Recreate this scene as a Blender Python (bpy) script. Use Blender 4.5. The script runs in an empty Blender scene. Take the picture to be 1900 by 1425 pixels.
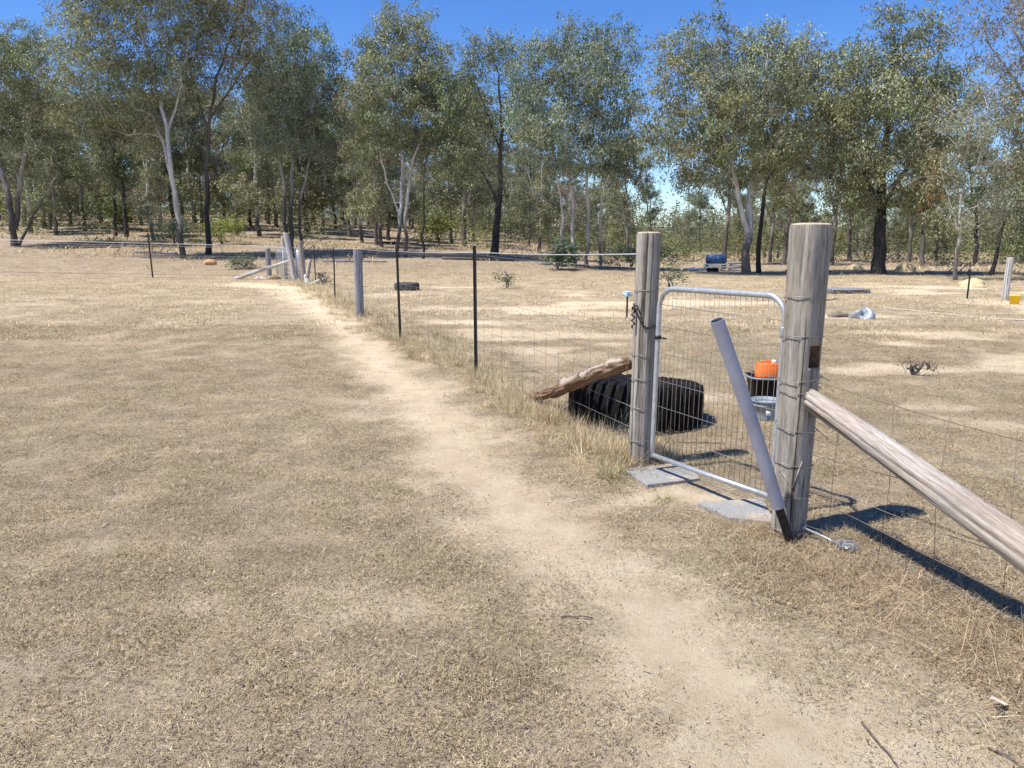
import bpy, math, random
import numpy as np

# ------------------------------------------------------------------ camera, sky, sun, exposure
scene = bpy.context.scene
COL = scene.collection
F_PX, EYE, HORIZON = 1425.0, 1.5, 450.0
PITCH = math.atan((712.5 - HORIZON) / F_PX)
cam_data = bpy.data.cameras.new('camera')
cam = bpy.data.objects.new('camera', cam_data)
COL.objects.link(cam)
cam.location = (0, 0, EYE)
cam.rotation_euler = (math.pi / 2 - PITCH, 0, 0)
cam_data.sensor_width = 36.0
cam_data.lens = 36.0 * F_PX / 1900.0
cam_data.clip_start = 0.05
cam_data.clip_end = 3000
scene.camera = cam

SUN_EL = math.radians(62.5)
SHADOW = np.array([0.93, 0.36]); SHADOW /= np.linalg.norm(SHADOW)      # ground direction the shadows fall
to_sun = np.array([-SHADOW[0] * math.cos(SUN_EL), -SHADOW[1] * math.cos(SUN_EL), math.sin(SUN_EL)])
world = bpy.data.worlds.new('World'); scene.world = world; world.use_nodes = True
wn = world.node_tree; wn.nodes.clear()
sky = wn.nodes.new('ShaderNodeTexSky'); sky.sky_type = 'NISHITA'; sky.sun_disc = False
sky.sun_elevation = SUN_EL
sky.sun_rotation = math.atan2(to_sun[0], to_sun[1])
sky.altitude = 100; sky.air_density = 0.9; sky.dust_density = 0.1; sky.ozone_density = 4.0
bg = wn.nodes.new('ShaderNodeBackground'); bg.inputs['Strength'].default_value = 0.13
wo = wn.nodes.new('ShaderNodeOutputWorld')
hs = wn.nodes.new('ShaderNodeHueSaturation'); hs.inputs['Saturation'].default_value = 1.28; hs.inputs['Hue'].default_value = 0.513
wn.links.new(sky.outputs[0], hs.inputs['Color']); wn.links.new(hs.outputs[0], bg.inputs['Color']); wn.links.new(bg.outputs[0], wo.inputs['Surface'])

sd = bpy.data.lights.new('sun', 'SUN'); sd.energy = 5.0; sd.angle = math.radians(0.53); sd.color = (1.0, 0.955, 0.89)
so = bpy.data.objects.new('sun', sd); COL.objects.link(so)
from mathutils import Vector
so.rotation_euler = Vector(to_sun).to_track_quat('Z', 'Y').to_euler()
so.location = (0, 0, 40)
vs = scene.view_settings
cy = scene.cycles
cy.max_bounces = 5; cy.diffuse_bounces = 2; cy.glossy_bounces = 2; cy.transmission_bounces = 2; cy.transparent_max_bounces = 4
vs.view_transform = 'Standard'; vs.look = 'None'; vs.exposure = 0.50; vs.gamma = 1.0; vs.use_curve_mapping = False

# ------------------------------------------------------------------ helpers
RNG = np.random.default_rng(7)
CP, SP = math.cos(PITCH), math.sin(PITCH)
def at(px, py, Y=None, z=0.0):
    """world point seen at a photograph pixel, at distance Y or on height z"""
    d = ((px - 950) / F_PX, 1.0, -(py - 712.5) / F_PX)
    w = np.array([d[0], d[1] * CP + d[2] * SP, -d[1] * SP + d[2] * CP])
    t = Y / w[1] if Y is not None else (z - EYE) / w[2]
    return np.array([0, 0, EYE]) + t * w

_T = np.random.default_rng(3).random((256, 256))
def vnoise(x, y):
    xi = np.floor(x).astype(int); yi = np.floor(y).astype(int)
    fx = x - xi; fy = y - yi
    fx = fx * fx * (3 - 2 * fx); fy = fy * fy * (3 - 2 * fy)
    a = _T[xi & 255, yi & 255]; b = _T[(xi + 1) & 255, yi & 255]
    c = _T[xi & 255, (yi + 1) & 255]; d = _T[(xi + 1) & 255, (yi + 1) & 255]
    return (a * (1 - fx) + b * fx) * (1 - fy) + (c * (1 - fx) + d * fx) * fy
def fbm(x, y, s, o=4, off=0.0):
    v = 0; amp = 0.5; f = 1.0 / s
    for i in range(o):
        v = v + amp * vnoise(x * f + 17.3 * i + off, y * f + 5.7 * i + off * 1.7); amp *= 0.5; f *= 2.03
    return v / (1 - 0.5 ** o)
def sstep(a, b, x):
    t = np.clip((x - a) / (b - a), 0, 1); return t * t * (3 - 2 * t)

class MB:
    """collects geometry in world coordinates; build() links it as one mesh object"""
    def __init__(s): s.v = []; s.f = []; s.sz = []; s.n = 0; s.c = []
    def add(s, verts, faces, col=None):
        verts = np.asarray(verts, float).reshape(-1, 3)
        s.v.append(verts)
        for f in faces:
            s.f.append(np.asarray(f, int) + s.n); s.sz.append([len(f)])
        s.n += len(verts)
        return s
    def addq(s, verts, quads):
        verts = np.asarray(verts, float).reshape(-1, 3); quads = np.asarray(quads, int)
        s.v.append(verts); s.f.append((quads + s.n).ravel()); s.sz.append(np.full(len(quads), quads.shape[1]))
        s.n += len(verts); return s
    def tube(s, pts, r, n=8, caps=True, rfun=None):
        P = np.asarray(pts, float); m = len(P)
        R = np.full(m, r, float) if np.isscalar(r) else np.asarray(r, float)
        T = np.gradient(P, axis=0); T /= np.linalg.norm(T, axis=1)[:, None] + 1e-12
        up = np.array([0, 0, 1.0]) if abs(T[0, 2]) < 0.9 else np.array([1.0, 0, 0])
        u = np.cross(up, T[0]); u /= np.linalg.norm(u)
        ang = np.linspace(0, 2 * np.pi, n, endpoint=False)
        ca, sa = np.cos(ang)[:, None], np.sin(ang)[:, None]
        V = np.empty((m, n, 3))
        for i in range(m):
            u = u - T[i] * u.dot(T[i]); u /= np.linalg.norm(u) + 1e-12
            w = np.cross(T[i], u)
            rr = R[i] if rfun is None else (R[i] * rfun(i / (m - 1), ang))[:, None]
            V[i] = P[i] + (ca * u + sa * w) * rr
        k = np.arange(m - 1)[:, None] * n; j = np.arange(n)[None]; j2 = (j + 1) % n
        q = np.stack([k + j, k + j2, k + n + j2, k + n + j], -1).reshape(-1, 4)
        base = s.n
        s.addq(V.reshape(-1, 3), q)
        if caps:
            s.f.append(base + np.arange(n)[::-1]); s.sz.append([n])
            s.f.append(base + (m - 1) * n + np.arange(n)); s.sz.append([n])
        return s
    def box(s, c, size, rz=0.0, bev=0.0, tilt=None):
        hx, hy, hz = np.array(size) / 2.0
        if bev > 0:
            b = min(bev, hx * .9, hy * .9, hz * .9)
            pts = []
            for z, ins in ((-hz, b), (-hz + b, 0), (hz - b, 0), (hz, b)):
                x, y = hx - ins, hy - ins
                k = b if ins == 0 else b * 0.6
                pts += [(-x + k, -y, z), (x - k, -y, z), (x, -y + k, z), (x, y - k, z), (x - k, y, z), (-x + k, y, z), (-x, y - k, z), (-x, -y + k, z)]
            V = np.array(pts); fs = [tuple(range(7, -1, -1)), tuple(range(24, 32))]
            for l in range(3):
                for j in range(8): fs.append((l * 8 + j, l * 8 + (j + 1) % 8, l * 8 + 8 + (j + 1) % 8, l * 8 + 8 + j))
        else:
            V = np.array([(x, y, z) for z in (-hz, hz) for x, y in ((-hx, -hy), (hx, -hy), (hx, hy), (-hx, hy))])
            fs = [(3, 2, 1, 0), (4, 5, 6, 7), (0, 1, 5, 4), (1, 2, 6, 5), (2, 3, 7, 6), (3, 0, 4, 7)]
        if tilt is not None:
            ax, a = tilt; ca, sa = math.cos(a), math.sin(a)
            M = np.array([[1, 0, 0], [0, ca, -sa], [0, sa, ca]]) if ax == 'x' else np.array([[ca, 0, sa], [0, 1, 0], [-sa, 0, ca]])
            V = V @ M.T
        ca, sa = math.cos(rz), math.sin(rz)
        V = V @ np.array([[ca, -sa, 0], [sa, ca, 0], [0, 0, 1]]).T + np.array(c)
        return s.add(V, fs)
    def lathe(s, prof, c, n=28, M=None, rmod=None):
        prof = np.asarray(prof, float); m = len(prof); ang = np.linspace(0, 2 * np.pi, n, endpoint=False)
        V = np.empty((m, n, 3))
        for i, (r, z) in enumerate(prof):
            rr = r if rmod is None else r * rmod(i, ang)
            V[i, :, 0] = rr * np.cos(ang); V[i, :, 1] = rr * np.sin(ang); V[i, :, 2] = z
        V = V.reshape(-1, 3)
        if M is not None: V = V @ np.asarray(M).T
        V = V + np.array(c)
        k = np.arange(m - 1)[:, None] * n; j = np.arange(n)[None]; j2 = (j + 1) % n
        q = np.stack([k + j, k + j2, k + n + j2, k + n + j], -1).reshape(-1, 4)
        base = s.n; s.addq(V, q)
        if prof[0][0] > 1e-4: s.f.append(base + np.arange(n)[::-1]); s.sz.append([n])
        if prof[-1][0] > 1e-4: s.f.append(base + (m - 1) * n + np.arange(n)); s.sz.append([n])
        return s
    def mesh(s, name, mat, origin=(0, 0, 0), smooth=True, cols=None):
        V = np.concatenate(s.v) - np.asarray(origin)
        loops = np.concatenate([np.ravel(f) for f in s.f]).astype(np.int32)
        sz = np.concatenate([np.ravel(x) for x in s.sz]).astype(np.int32)
        me = bpy.data.meshes.new(name)
        me.vertices.add(len(V)); me.vertices.foreach_set('co', V.astype(np.float32).ravel())
        me.loops.add(len(loops)); me.loops.foreach_set('vertex_index', loops)
        me.polygons.add(len(sz))
        st = np.zeros(len(sz), np.int32); st[1:] = np.cumsum(sz)[:-1]
        me.polygons.foreach_set('loop_start', st)
        me.polygons.foreach_set('use_smooth', np.full(len(sz), smooth))
        if cols is not None:
            a = me.attributes.new('col', 'FLOAT_COLOR', 'POINT')
            c4 = np.ones((len(V), 4), np.float32); c4[:, :3] = cols; a.data.foreach_set('color', c4.ravel())
        me.update(calc_edges=True); me.validate()
        if mat is not None: me.materials.append(mat)
        return me
    def build(s, name, mat, parent=None, smooth=True, cols=None, origin=None):
        o0 = np.array(parent_loc(parent)) if parent is not None else (np.zeros(3) if origin is None else np.asarray(origin))
        ob = bpy.data.objects.new(name, s.mesh(name, mat, o0, smooth, cols)); COL.objects.link(ob)
        if parent is not None:
            ob.parent = parent
        else: ob.location = o0
        return ob
def parent_loc(p):
    l = np.array(p.location)
    while p.parent is not None: p = p.parent; l = l + np.array(p.location)
    return l
def tag(o, label=None, cat=None, group=None, kind=None):
    if label: o['label'] = label
    if cat: o['category'] = cat
    if group: o['group'] = group
    if kind: o['kind'] = kind
    return o
def thing(name, loc, label, cat, group=None):
    o = bpy.data.objects.new(name, None); COL.objects.link(o); o.location = tuple(float(v) for v in loc)
    o.empty_display_size = 0.1
    return tag(o, label, cat, group)

# ------------------------------------------------------------------ materials
def mat(name):
    m = bpy.data.materials.new(name); m.use_nodes = True
    nt = m.node_tree; b = nt.nodes['Principled BSDF']
    return m, nt, b
def N(nt, t, **k):
    n = nt.nodes.new(t)
    for a, v in k.items():
        if a in n.inputs: n.inputs[a].default_value = v
        else: setattr(n, a, v)
    return n
def ramp(nt, fac, stops):
    r = nt.nodes.new('ShaderNodeValToRGB'); cr = r.color_ramp
    while len(cr.elements) < len(stops): cr.elements.new(0.5)
    for e, (p, c) in zip(cr.elements, stops): e.position = p; e.color = (*c, 1)
    nt.links.new(fac, r.inputs[0]); return r.outputs[0]
def mixc(nt, fac, a, b, mode='MIX'):
    m = nt.nodes.new('ShaderNodeMix'); m.data_type = 'RGBA'; m.blend_type = mode
    for s, v in ((0, fac), (6, a), (7, b)):
        if hasattr(v, 'links'): nt.links.new(v, m.inputs[s])
        else: m.inputs[s].default_value = v if s == 0 else (*v, 1)
    return m.outputs[2]
def noise(nt, scale, detail=4, rough=0.55, vec=None, stretch=None, dist=0.0):
    n = N(nt, 'ShaderNodeTexNoise'); n.inputs['Scale'].default_value = scale; n.inputs['Detail'].default_value = detail
    n.inputs['Roughness'].default_value = rough; n.inputs['Distortion'].default_value = dist
    if vec is None:
        tc = N(nt, 'ShaderNodeTexCoord'); vec = tc.outputs['Object']
    if stretch is not None:
        mp = N(nt, 'ShaderNodeMapping'); mp.inputs['Scale'].default_value = stretch; nt.links.new(vec, mp.inputs[0]); vec = mp.outputs[0]
    nt.links.new(vec, n.inputs['Vector']); return n.outputs['Fac']
def bump(nt, b, h, strength=0.5, dist=0.01):
    bp = N(nt, 'ShaderNodeBump'); bp.inputs['Strength'].default_value = strength; bp.inputs['Distance'].default_value = dist
    nt.links.new(h, bp.inputs['Height']); nt.links.new(bp.outputs[0], b.inputs['Normal'])
def simple(name, col, rough=0.7, metal=0.0, var=0.25, scale=20.0, bmp=0.15, spec=0.5):
    m, nt, b = mat(name)
    f = noise(nt, scale, 5)
    c = ramp(nt, f, [(0.3, tuple(x * (1 - var) for x in col)), (0.7, tuple(min(1, x * (1 + var)) for x in col))])
    nt.links.new(c, b.inputs['Base Color']); b.inputs['Roughness'].default_value = rough; b.inputs['Metallic'].default_value = metal
    b.inputs['Specular IOR Level'].default_value = spec
    if bmp: bump(nt, b, f, bmp, 0.005)
    return m
def wood_mat(name, c1, c2, c3, axis_stretch=(30, 30, 1.6), rough=0.9):
    m, nt, b = mat(name)
    g = noise(nt, 1.0, 8, 0.65, stretch=axis_stretch, dist=0.4)
    big = noise(nt, 3.0, 4, 0.6)
    fine = noise(nt, 3.0, 6, 0.7, stretch=tuple(a * 3 for a in axis_stretch))
    c = ramp(nt, g, [(0.22, tuple(x * 0.42 for x in c1)), (0.42, c1), (0.62, c2)])
    c = mixc(nt, big, c, c3, 'MIX') if False else mixc(nt, ramp(nt, big, [(0.45, (0, 0, 0)), (0.7, (0.75, 0.75, 0.75))]), c, c3)
    d = ramp(nt, fine, [(0.3, (0.40, 0.39, 0.38)), (0.55, (1, 1, 1))])
    c = mixc(nt, 0.9, c, d, 'MULTIPLY')
    vn = noise(nt, 1.0, 5, 0.6, stretch=(axis_stretch[0] * .8, axis_stretch[1] * .8, axis_stretch[2] * .45), dist=.8)
    c = mixc(nt, 1.0, c, ramp(nt, vn, [(0.35, (0.20, 0.18, 0.16)), (0.42, (1, 1, 1))]), 'MULTIPLY')
    nt.links.new(c, b.inputs['Base Color']); b.inputs['Roughness'].default_value = rough
    b.inputs['Specular IOR Level'].default_value = 0.25
    ad = N(nt, 'ShaderNodeMath', operation='ADD'); nt.links.new(g, ad.inputs[0]); nt.links.new(fine, ad.inputs[1])
    bump(nt, b, ad.outputs[0], 0.55, 0.006)
    return m
def attr_mat(name, rough=0.8, trans=0.0, spec=0.3, rnd=0.0, tcol=(1, 1, 1)):
    m, nt, b = mat(name)
    a = N(nt, 'ShaderNodeAttribute', attribute_name='col')
    c = a.outputs['Color']
    if rnd:
        oi = N(nt, 'ShaderNodeObjectInfo')
        c = mixc(nt, 1.0, c, ramp(nt, oi.outputs['Random'], [(0, (1 - rnd, 1 - rnd, 1 - rnd * 1.1)), (1, (1 + rnd, 1 + rnd * .96, 1 + rnd * .9))]), 'MULTIPLY')
    nt.links.new(c, b.inputs['Base Color']); b.inputs['Roughness'].default_value = rough
    b.inputs['Specular IOR Level'].default_value = spec
    if trans:
        t = N(nt, 'ShaderNodeBsdfTranslucent'); mx = N(nt, 'ShaderNodeMixShader')
        nt.links.new(mixc(nt, 1.0, c, tcol, 'MULTIPLY'), t.inputs['Color'])
        mx.inputs[0].default_value = trans
        nt.links.new(b.outputs[0], mx.inputs[1]); nt.links.new(t.outputs[0], mx.inputs[2])
        nt.links.new(mx.outputs[0], nt.nodes['Material Output'].inputs['Surface'])
    return m
M = {}
M['leaf'] = attr_mat('eucalypt_leaf', 0.55, 0.12, 0.25, tcol=(1.2, 1.35, 0.6))
M['grass'] = attr_mat('dry_grass', 0.8, 0.2, 0.2, rnd=0.3)
M['post'] = wood_mat('weathered_post', (0.25, 0.218, 0.18), (0.46, 0.425, 0.37), (0.44, 0.375, 0.28))
M['log'] = wood_mat('split_log', (0.33, 0.275, 0.225), (0.56, 0.50, 0.43), (0.50, 0.40, 0.29))
M['oldlog'] = wood_mat('rotten_log', (0.13, 0.078, 0.045), (0.27, 0.19, 0.13), (0.24, 0.115, 0.045))
M['greypost'] = wood_mat('grey_post', (0.22, 0.22, 0.24), (0.40, 0.40, 0.42), (0.3, 0.29, 0.29))
M['whitepost'] = wood_mat('bleached_post', (0.48, 0.46, 0.43), (0.68, 0.66, 0.62), (0.5, 0.46, 0.4))
M['cut'] = simple('cut_wood', (0.45, 0.36, 0.25), 0.9, var=0.4, scale=60)
M['heart'] = simple('mortise_wood', (0.12, 0.065, 0.035), 0.95, var=0.5, scale=40)
M['galv'] = simple('galvanised_steel', (0.46, 0.475, 0.485), 0.45, 0.55, var=0.18, scale=35, bmp=0.05)
M['wire'] = simple('weathered_wire', (0.27, 0.25, 0.23), 0.5, 0.6, var=0.3, scale=50, bmp=0)
M['rustwire'] = simple('rusty_wire', (0.20, 0.135, 0.095), 0.7, 0.3, var=0.4, scale=40, bmp=0)
M['meshwire'] = simple('dull_mesh_wire', (0.30, 0.24, 0.185), 0.6, 0.3, var=0.3, scale=40, bmp=0)
M['brightwire'] = simple('bright_wire', (0.55, 0.53, 0.50), 0.45, 0.2, var=0.2, scale=50, bmp=0)
M['blackiron'] = simple('black_picket', (0.016, 0.015, 0.016), 0.55, 0.2, var=0.5, scale=30)
M['rustiron'] = simple('brown_picket', (0.05, 0.034, 0.025), 0.75, 0.2, var=0.5, scale=40)
M['pvc'] = simple('grey_conduit', (0.35, 0.355, 0.41), 0.5, 0.0, var=0.16, scale=7, bmp=0.06)
M['pvcin'] = simple('conduit_inside', (0.2, 0.2, 0.24), 0.6, 0.0, var=0.1, scale=12, bmp=0)
M['rubber'] = simple('tyre_rubber', (0.009, 0.009, 0.009), 0.75, 0.0, var=0.6, scale=14, bmp=0.3, spec=.15)
def paver_mat():
    m, nt, b = mat('concrete_paver')
    g = ramp(nt, noise(nt, 60, 6), [(.3, (.215, .21, .20)), (.7, (.33, .32, .30))])
    c = mixc(nt, ramp(nt, noise(nt, 5.5, 6, .7), [(.52, (0, 0, 0)), (.68, (.8, .8, .8))]), g, (.50, .385, .265))
    nt.links.new(c, b.inputs['Base Color']); b.inputs['Roughness'].default_value = .95; bump(nt, b, noise(nt, 90, 5), .4, .004); return m
M['concrete'] = paver_mat()
M['dustyrubber'] = simple('dusty_rubber', (0.085, 0.085, 0.08), 0.9, var=0.5, scale=14, bmp=0.3, spec=.1)
M['blackplastic'] = simple('black_plastic', (0.010, 0.011, 0.012), 0.5, var=0.3, scale=10, bmp=0.05, spec=.12)
M['greyplastic'] = simple('grey_plastic', (0.24, 0.28, 0.31), 0.38, var=0.15, scale=8, bmp=0.05)
M['orange'] = simple('orange_plastic', (0.80, 0.17, 0.02), 0.45, var=0.1, scale=10, bmp=0.03)
M['white'] = simple('white_plastic', (0.78, 0.78, 0.75), 0.5, var=0.08, scale=10, bmp=0.03)
M['yellow'] = simple('yellow_plastic', (0.80, 0.52, 0.02), 0.45, var=0.1, scale=10, bmp=0.03)
M['blue'] = simple('blue_drum_plastic', (0.03, 0.085, 0.21), 0.55, var=0.2, scale=6, bmp=0.05)
M['bluecap'] = simple('pale_blue_plastic', (0.38, 0.55, 0.72), 0.45, var=0.2, scale=12, bmp=0.03)
M['silver'] = simple('crumpled_plastic', (0.28, 0.31, 0.33), 0.45, 0.1, var=0.35, scale=14, bmp=0.4)
M['sand'] = simple('yellow_sand', (0.56, 0.42, 0.24), 0.95, var=0.25, scale=9, bmp=0.5)
M['orangedirt'] = simple('orange_dirt', (0.55, 0.30, 0.13), 0.95, var=0.25, scale=9, bmp=0.5)
M['greydirt'] = simple('grey_dirt', (0.17, 0.135, 0.105), 0.95, var=0.35, scale=16, bmp=0.6)
M['tin'] = simple('corrugated_tin', (0.45, 0.48, 0.52), 0.5, 0.3, var=0.25, scale=2, bmp=0)
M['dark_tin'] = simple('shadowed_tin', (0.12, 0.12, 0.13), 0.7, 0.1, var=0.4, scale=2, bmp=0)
M['stone'] = simple('pale_stone', (0.58, 0.52, 0.44), 0.9, var=0.2, scale=12, bmp=0.4)
M['twig'] = simple('dry_twig', (0.12, 0.09, 0.068), 0.9, var=0.5, scale=30, bmp=0)
M['paletwig'] = simple('bleached_twig', (0.5, 0.43, 0.34), 0.9, var=0.3, scale=30, bmp=0)
def bark(name, dark, pale, level, soft):
    """bark: rough dark stocking below, smooth pale limbs above, streaked"""
    m, nt, b = mat(name)
    tc = N(nt, 'ShaderNodeTexCoord'); sx = N(nt, 'ShaderNodeSeparateXYZ'); nt.links.new(tc.outputs['Object'], sx.inputs[0])
    n1 = noise(nt, 1.0, 5, 0.6, vec=tc.outputs['Object'], stretch=(5, 5, 1.0), dist=0.5)
    ma = N(nt, 'ShaderNodeMath', operation='MULTIPLY_ADD'); nt.links.new(n1, ma.inputs[0]); ma.inputs[1].default_value = soft; nt.links.new(sx.outputs['Z'], ma.inputs[2])
    mr = N(nt, 'ShaderNodeMapRange'); nt.links.new(ma.outputs[0], mr.inputs[0])
    mr.inputs[1].default_value = level + soft * 0.3; mr.inputs[2].default_value = level + soft * 0.7
    n2 = noise(nt, 1.0, 6, 0.65, vec=tc.outputs['Object'], stretch=(16, 16, 2.0))
    dk = ramp(nt, n2, [(0.3, tuple(x * .5 for x in dark)), (0.65, tuple(x * 1.5 for x in dark))])
    pl = ramp(nt, n1, [(0.32, tuple(x * .55 for x in pale)), (0.55, pale)])
    c = mixc(nt, mr.outputs[0], dk, pl)
    nt.links.new(c, b.inputs['Base Color']); b.inputs['Roughness'].default_value = 0.85; b.inputs['Specular IOR Level'].default_value = 0.2
    bump(nt, b, n2, 0.6, 0.03)
    return m
M['bark_white'] = bark('white_gum_bark', (0.11, 0.095, 0.085), (0.60, 0.565, 0.515), 2.0, 2.5)
M['bark_pale'] = bark('pale_gum_bark', (0.16, 0.14, 0.12), (0.52, 0.48, 0.43), 1.2, 2.0)
M['bark_dark'] = bark('ironbark', (0.045, 0.040, 0.037), (0.13, 0.115, 0.10), 4.0, 3.0)
M['bark_mid'] = bark('box_bark', (0.11, 0.095, 0.083), (0.34, 0.305, 0.27), 3.2, 3.0)

# ------------------------------------------------------------------ terrain
SLX = np.array([-200, -32, -16, -6, 0, 4, 9, 200.0]); SLV = np.array([.10, .098, .082, .062, .052, .026, .004, .0])
def terrain(x, y):
    x = np.asarray(x, float); y = np.asarray(y, float)
    d = np.maximum(y - 31 - 1.5, 0) + 0.0
    de = 100 * (1 - np.exp(-d / 100)) * sstep(31, 40, y)
    r = np.hypot(x, y)
    far = sstep(200, 500, r)
    ridge = 7.5 * sstep(150, 330, y) + 5 * sstep(330, 600, y)
    return np.interp(x, SLX, SLV) * de * (1 - 0.5 * far) + ridge
# worn path, in plan
PATH = np.array([at(*p)[:2] for p in ((440, 527), (540, 533), (610, 590), (680, 645), (745, 705), (800, 770), (900, 880), (1010, 955), (1130, 1065), (1240, 1180), (1400, 1330), (1560, 1440))])
PW = np.array([1.1, 1.0, .48, .44, .42, .42, .50, .50, .38, .38, .48, .60])
SPUR = np.array([at(*p)[:2] for p in ((1040, 960), (1150, 925), (1260, 910), (1330, 925))]); SPW = np.array([.25, .20, .17, .17])
PATCH = [(720, 1115, .20, .10), (640, 1095, .16, .06), (370, 1105, .12, .05), (330, 1120, .2, .05), (840, 860, .22, .10), (760, 885, .25, .1), (1160, 1335, .25, .16), (1350, 1290, .3, .16), (1480, 1380, .22, .14),
         (415, 560, 1.0, .35), (640, 745, .5, .12), (390, 830, .25, .08), (190, 630, .9, .25), (230, 915, .14, .06), (700, 770, .5, .15), (1330, 1400, .3, .1)]
PATCH = [(*at(a, b)[:2], c, d) for a, b, c, d in PATCH]
def pdist(x, y, P, W):
    best = np.full(np.shape(x), 99.0)
    for i in range(len(P) - 1):
        a, b = P[i], P[i + 1]; ab = b - a; L = ab.dot(ab)
        t = np.clip(((x - a[0]) * ab[0] + (y - a[1]) * ab[1]) / L, 0, 1)
        d = np.hypot(x - a[0] - t * ab[0], y - a[1] - t * ab[1]) / (W[i] + t * (W[i + 1] - W[i]))
        best = np.minimum(best, d)
    return best
FEN = np.array([[4.2, -2.2], [1.455, 3.83], [0.88, 5.09], [-0.41, 8.67], [-1.75, 12.0], [-3.12, 15.74], [-4.87, 21.2], [-7.2, 28.4], [-8.3, 30.2]])
def fence_side(x, y):           # >0 on the paddock side (right of the fence)
    fx = np.interp(y, FEN[::-1, 1][::-1][::1][np.argsort(FEN[:, 1])] if False else np.sort(FEN[:, 1]), FEN[np.argsort(FEN[:, 1]), 0])
    return np.asarray(x) - fx
def bare(x, y):
    x = np.asarray(x, float); y = np.asarray(y, float)
    n = fbm(x, y, 0.5, 6, 3.1) + .55 * (fbm(x, y, 0.13, 4, 8.1) - .5)
    d = np.minimum(pdist(x, y, PATH, PW), pdist(x, y, SPUR, SPW))
    b = sstep(1.75, 0.05, d + (n - .5) * 1.5)
    for cx, cy, rx, ry in PATCH:
        q = np.hypot((x - cx) / rx, (y - cy) / (ry * 1.6)); b = np.maximum(b, 0.62 * sstep(1.9, 0.0, q + (n - .5) * 1.9))
    pad = sstep(0.5, 1.6, fence_side(x, y)) * sstep(31, 27, y)
    b = np.maximum(b, pad * 0.85 * sstep(0.56, 0.68, fbm(x * .62, y, 1.7, 4, 4.4)))
    b = np.maximum(b, 0.5 * sstep(0.62, 0.76, fbm(x, y, 1.1, 4, 21.0)) * sstep(33, 28, y))
    return np.clip(b, 0, 1)
def micro(x, y):
    r = np.hypot(x, y)
    flat = 1 - .85 * np.exp(-(((x - 1.2) ** 2 + (y - 4.5) ** 2) / .5))
    return flat * ((fbm(x, y, 0.5, 5, 1.0) - .5) * 0.035 + (fbm(x, y, 0.09, 3, 5.0) - .5) * 0.024 * sstep(9, 3, r) + (fbm(x, y, 3.0, 3, 2.0) - .5) * 0.10)
def gz(x, y): return float(terrain(x, y) + micro(np.array(float(x)), np.array(float(y))) - 0.02 * bare(np.array(float(x)), np.array(float(y))))

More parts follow.
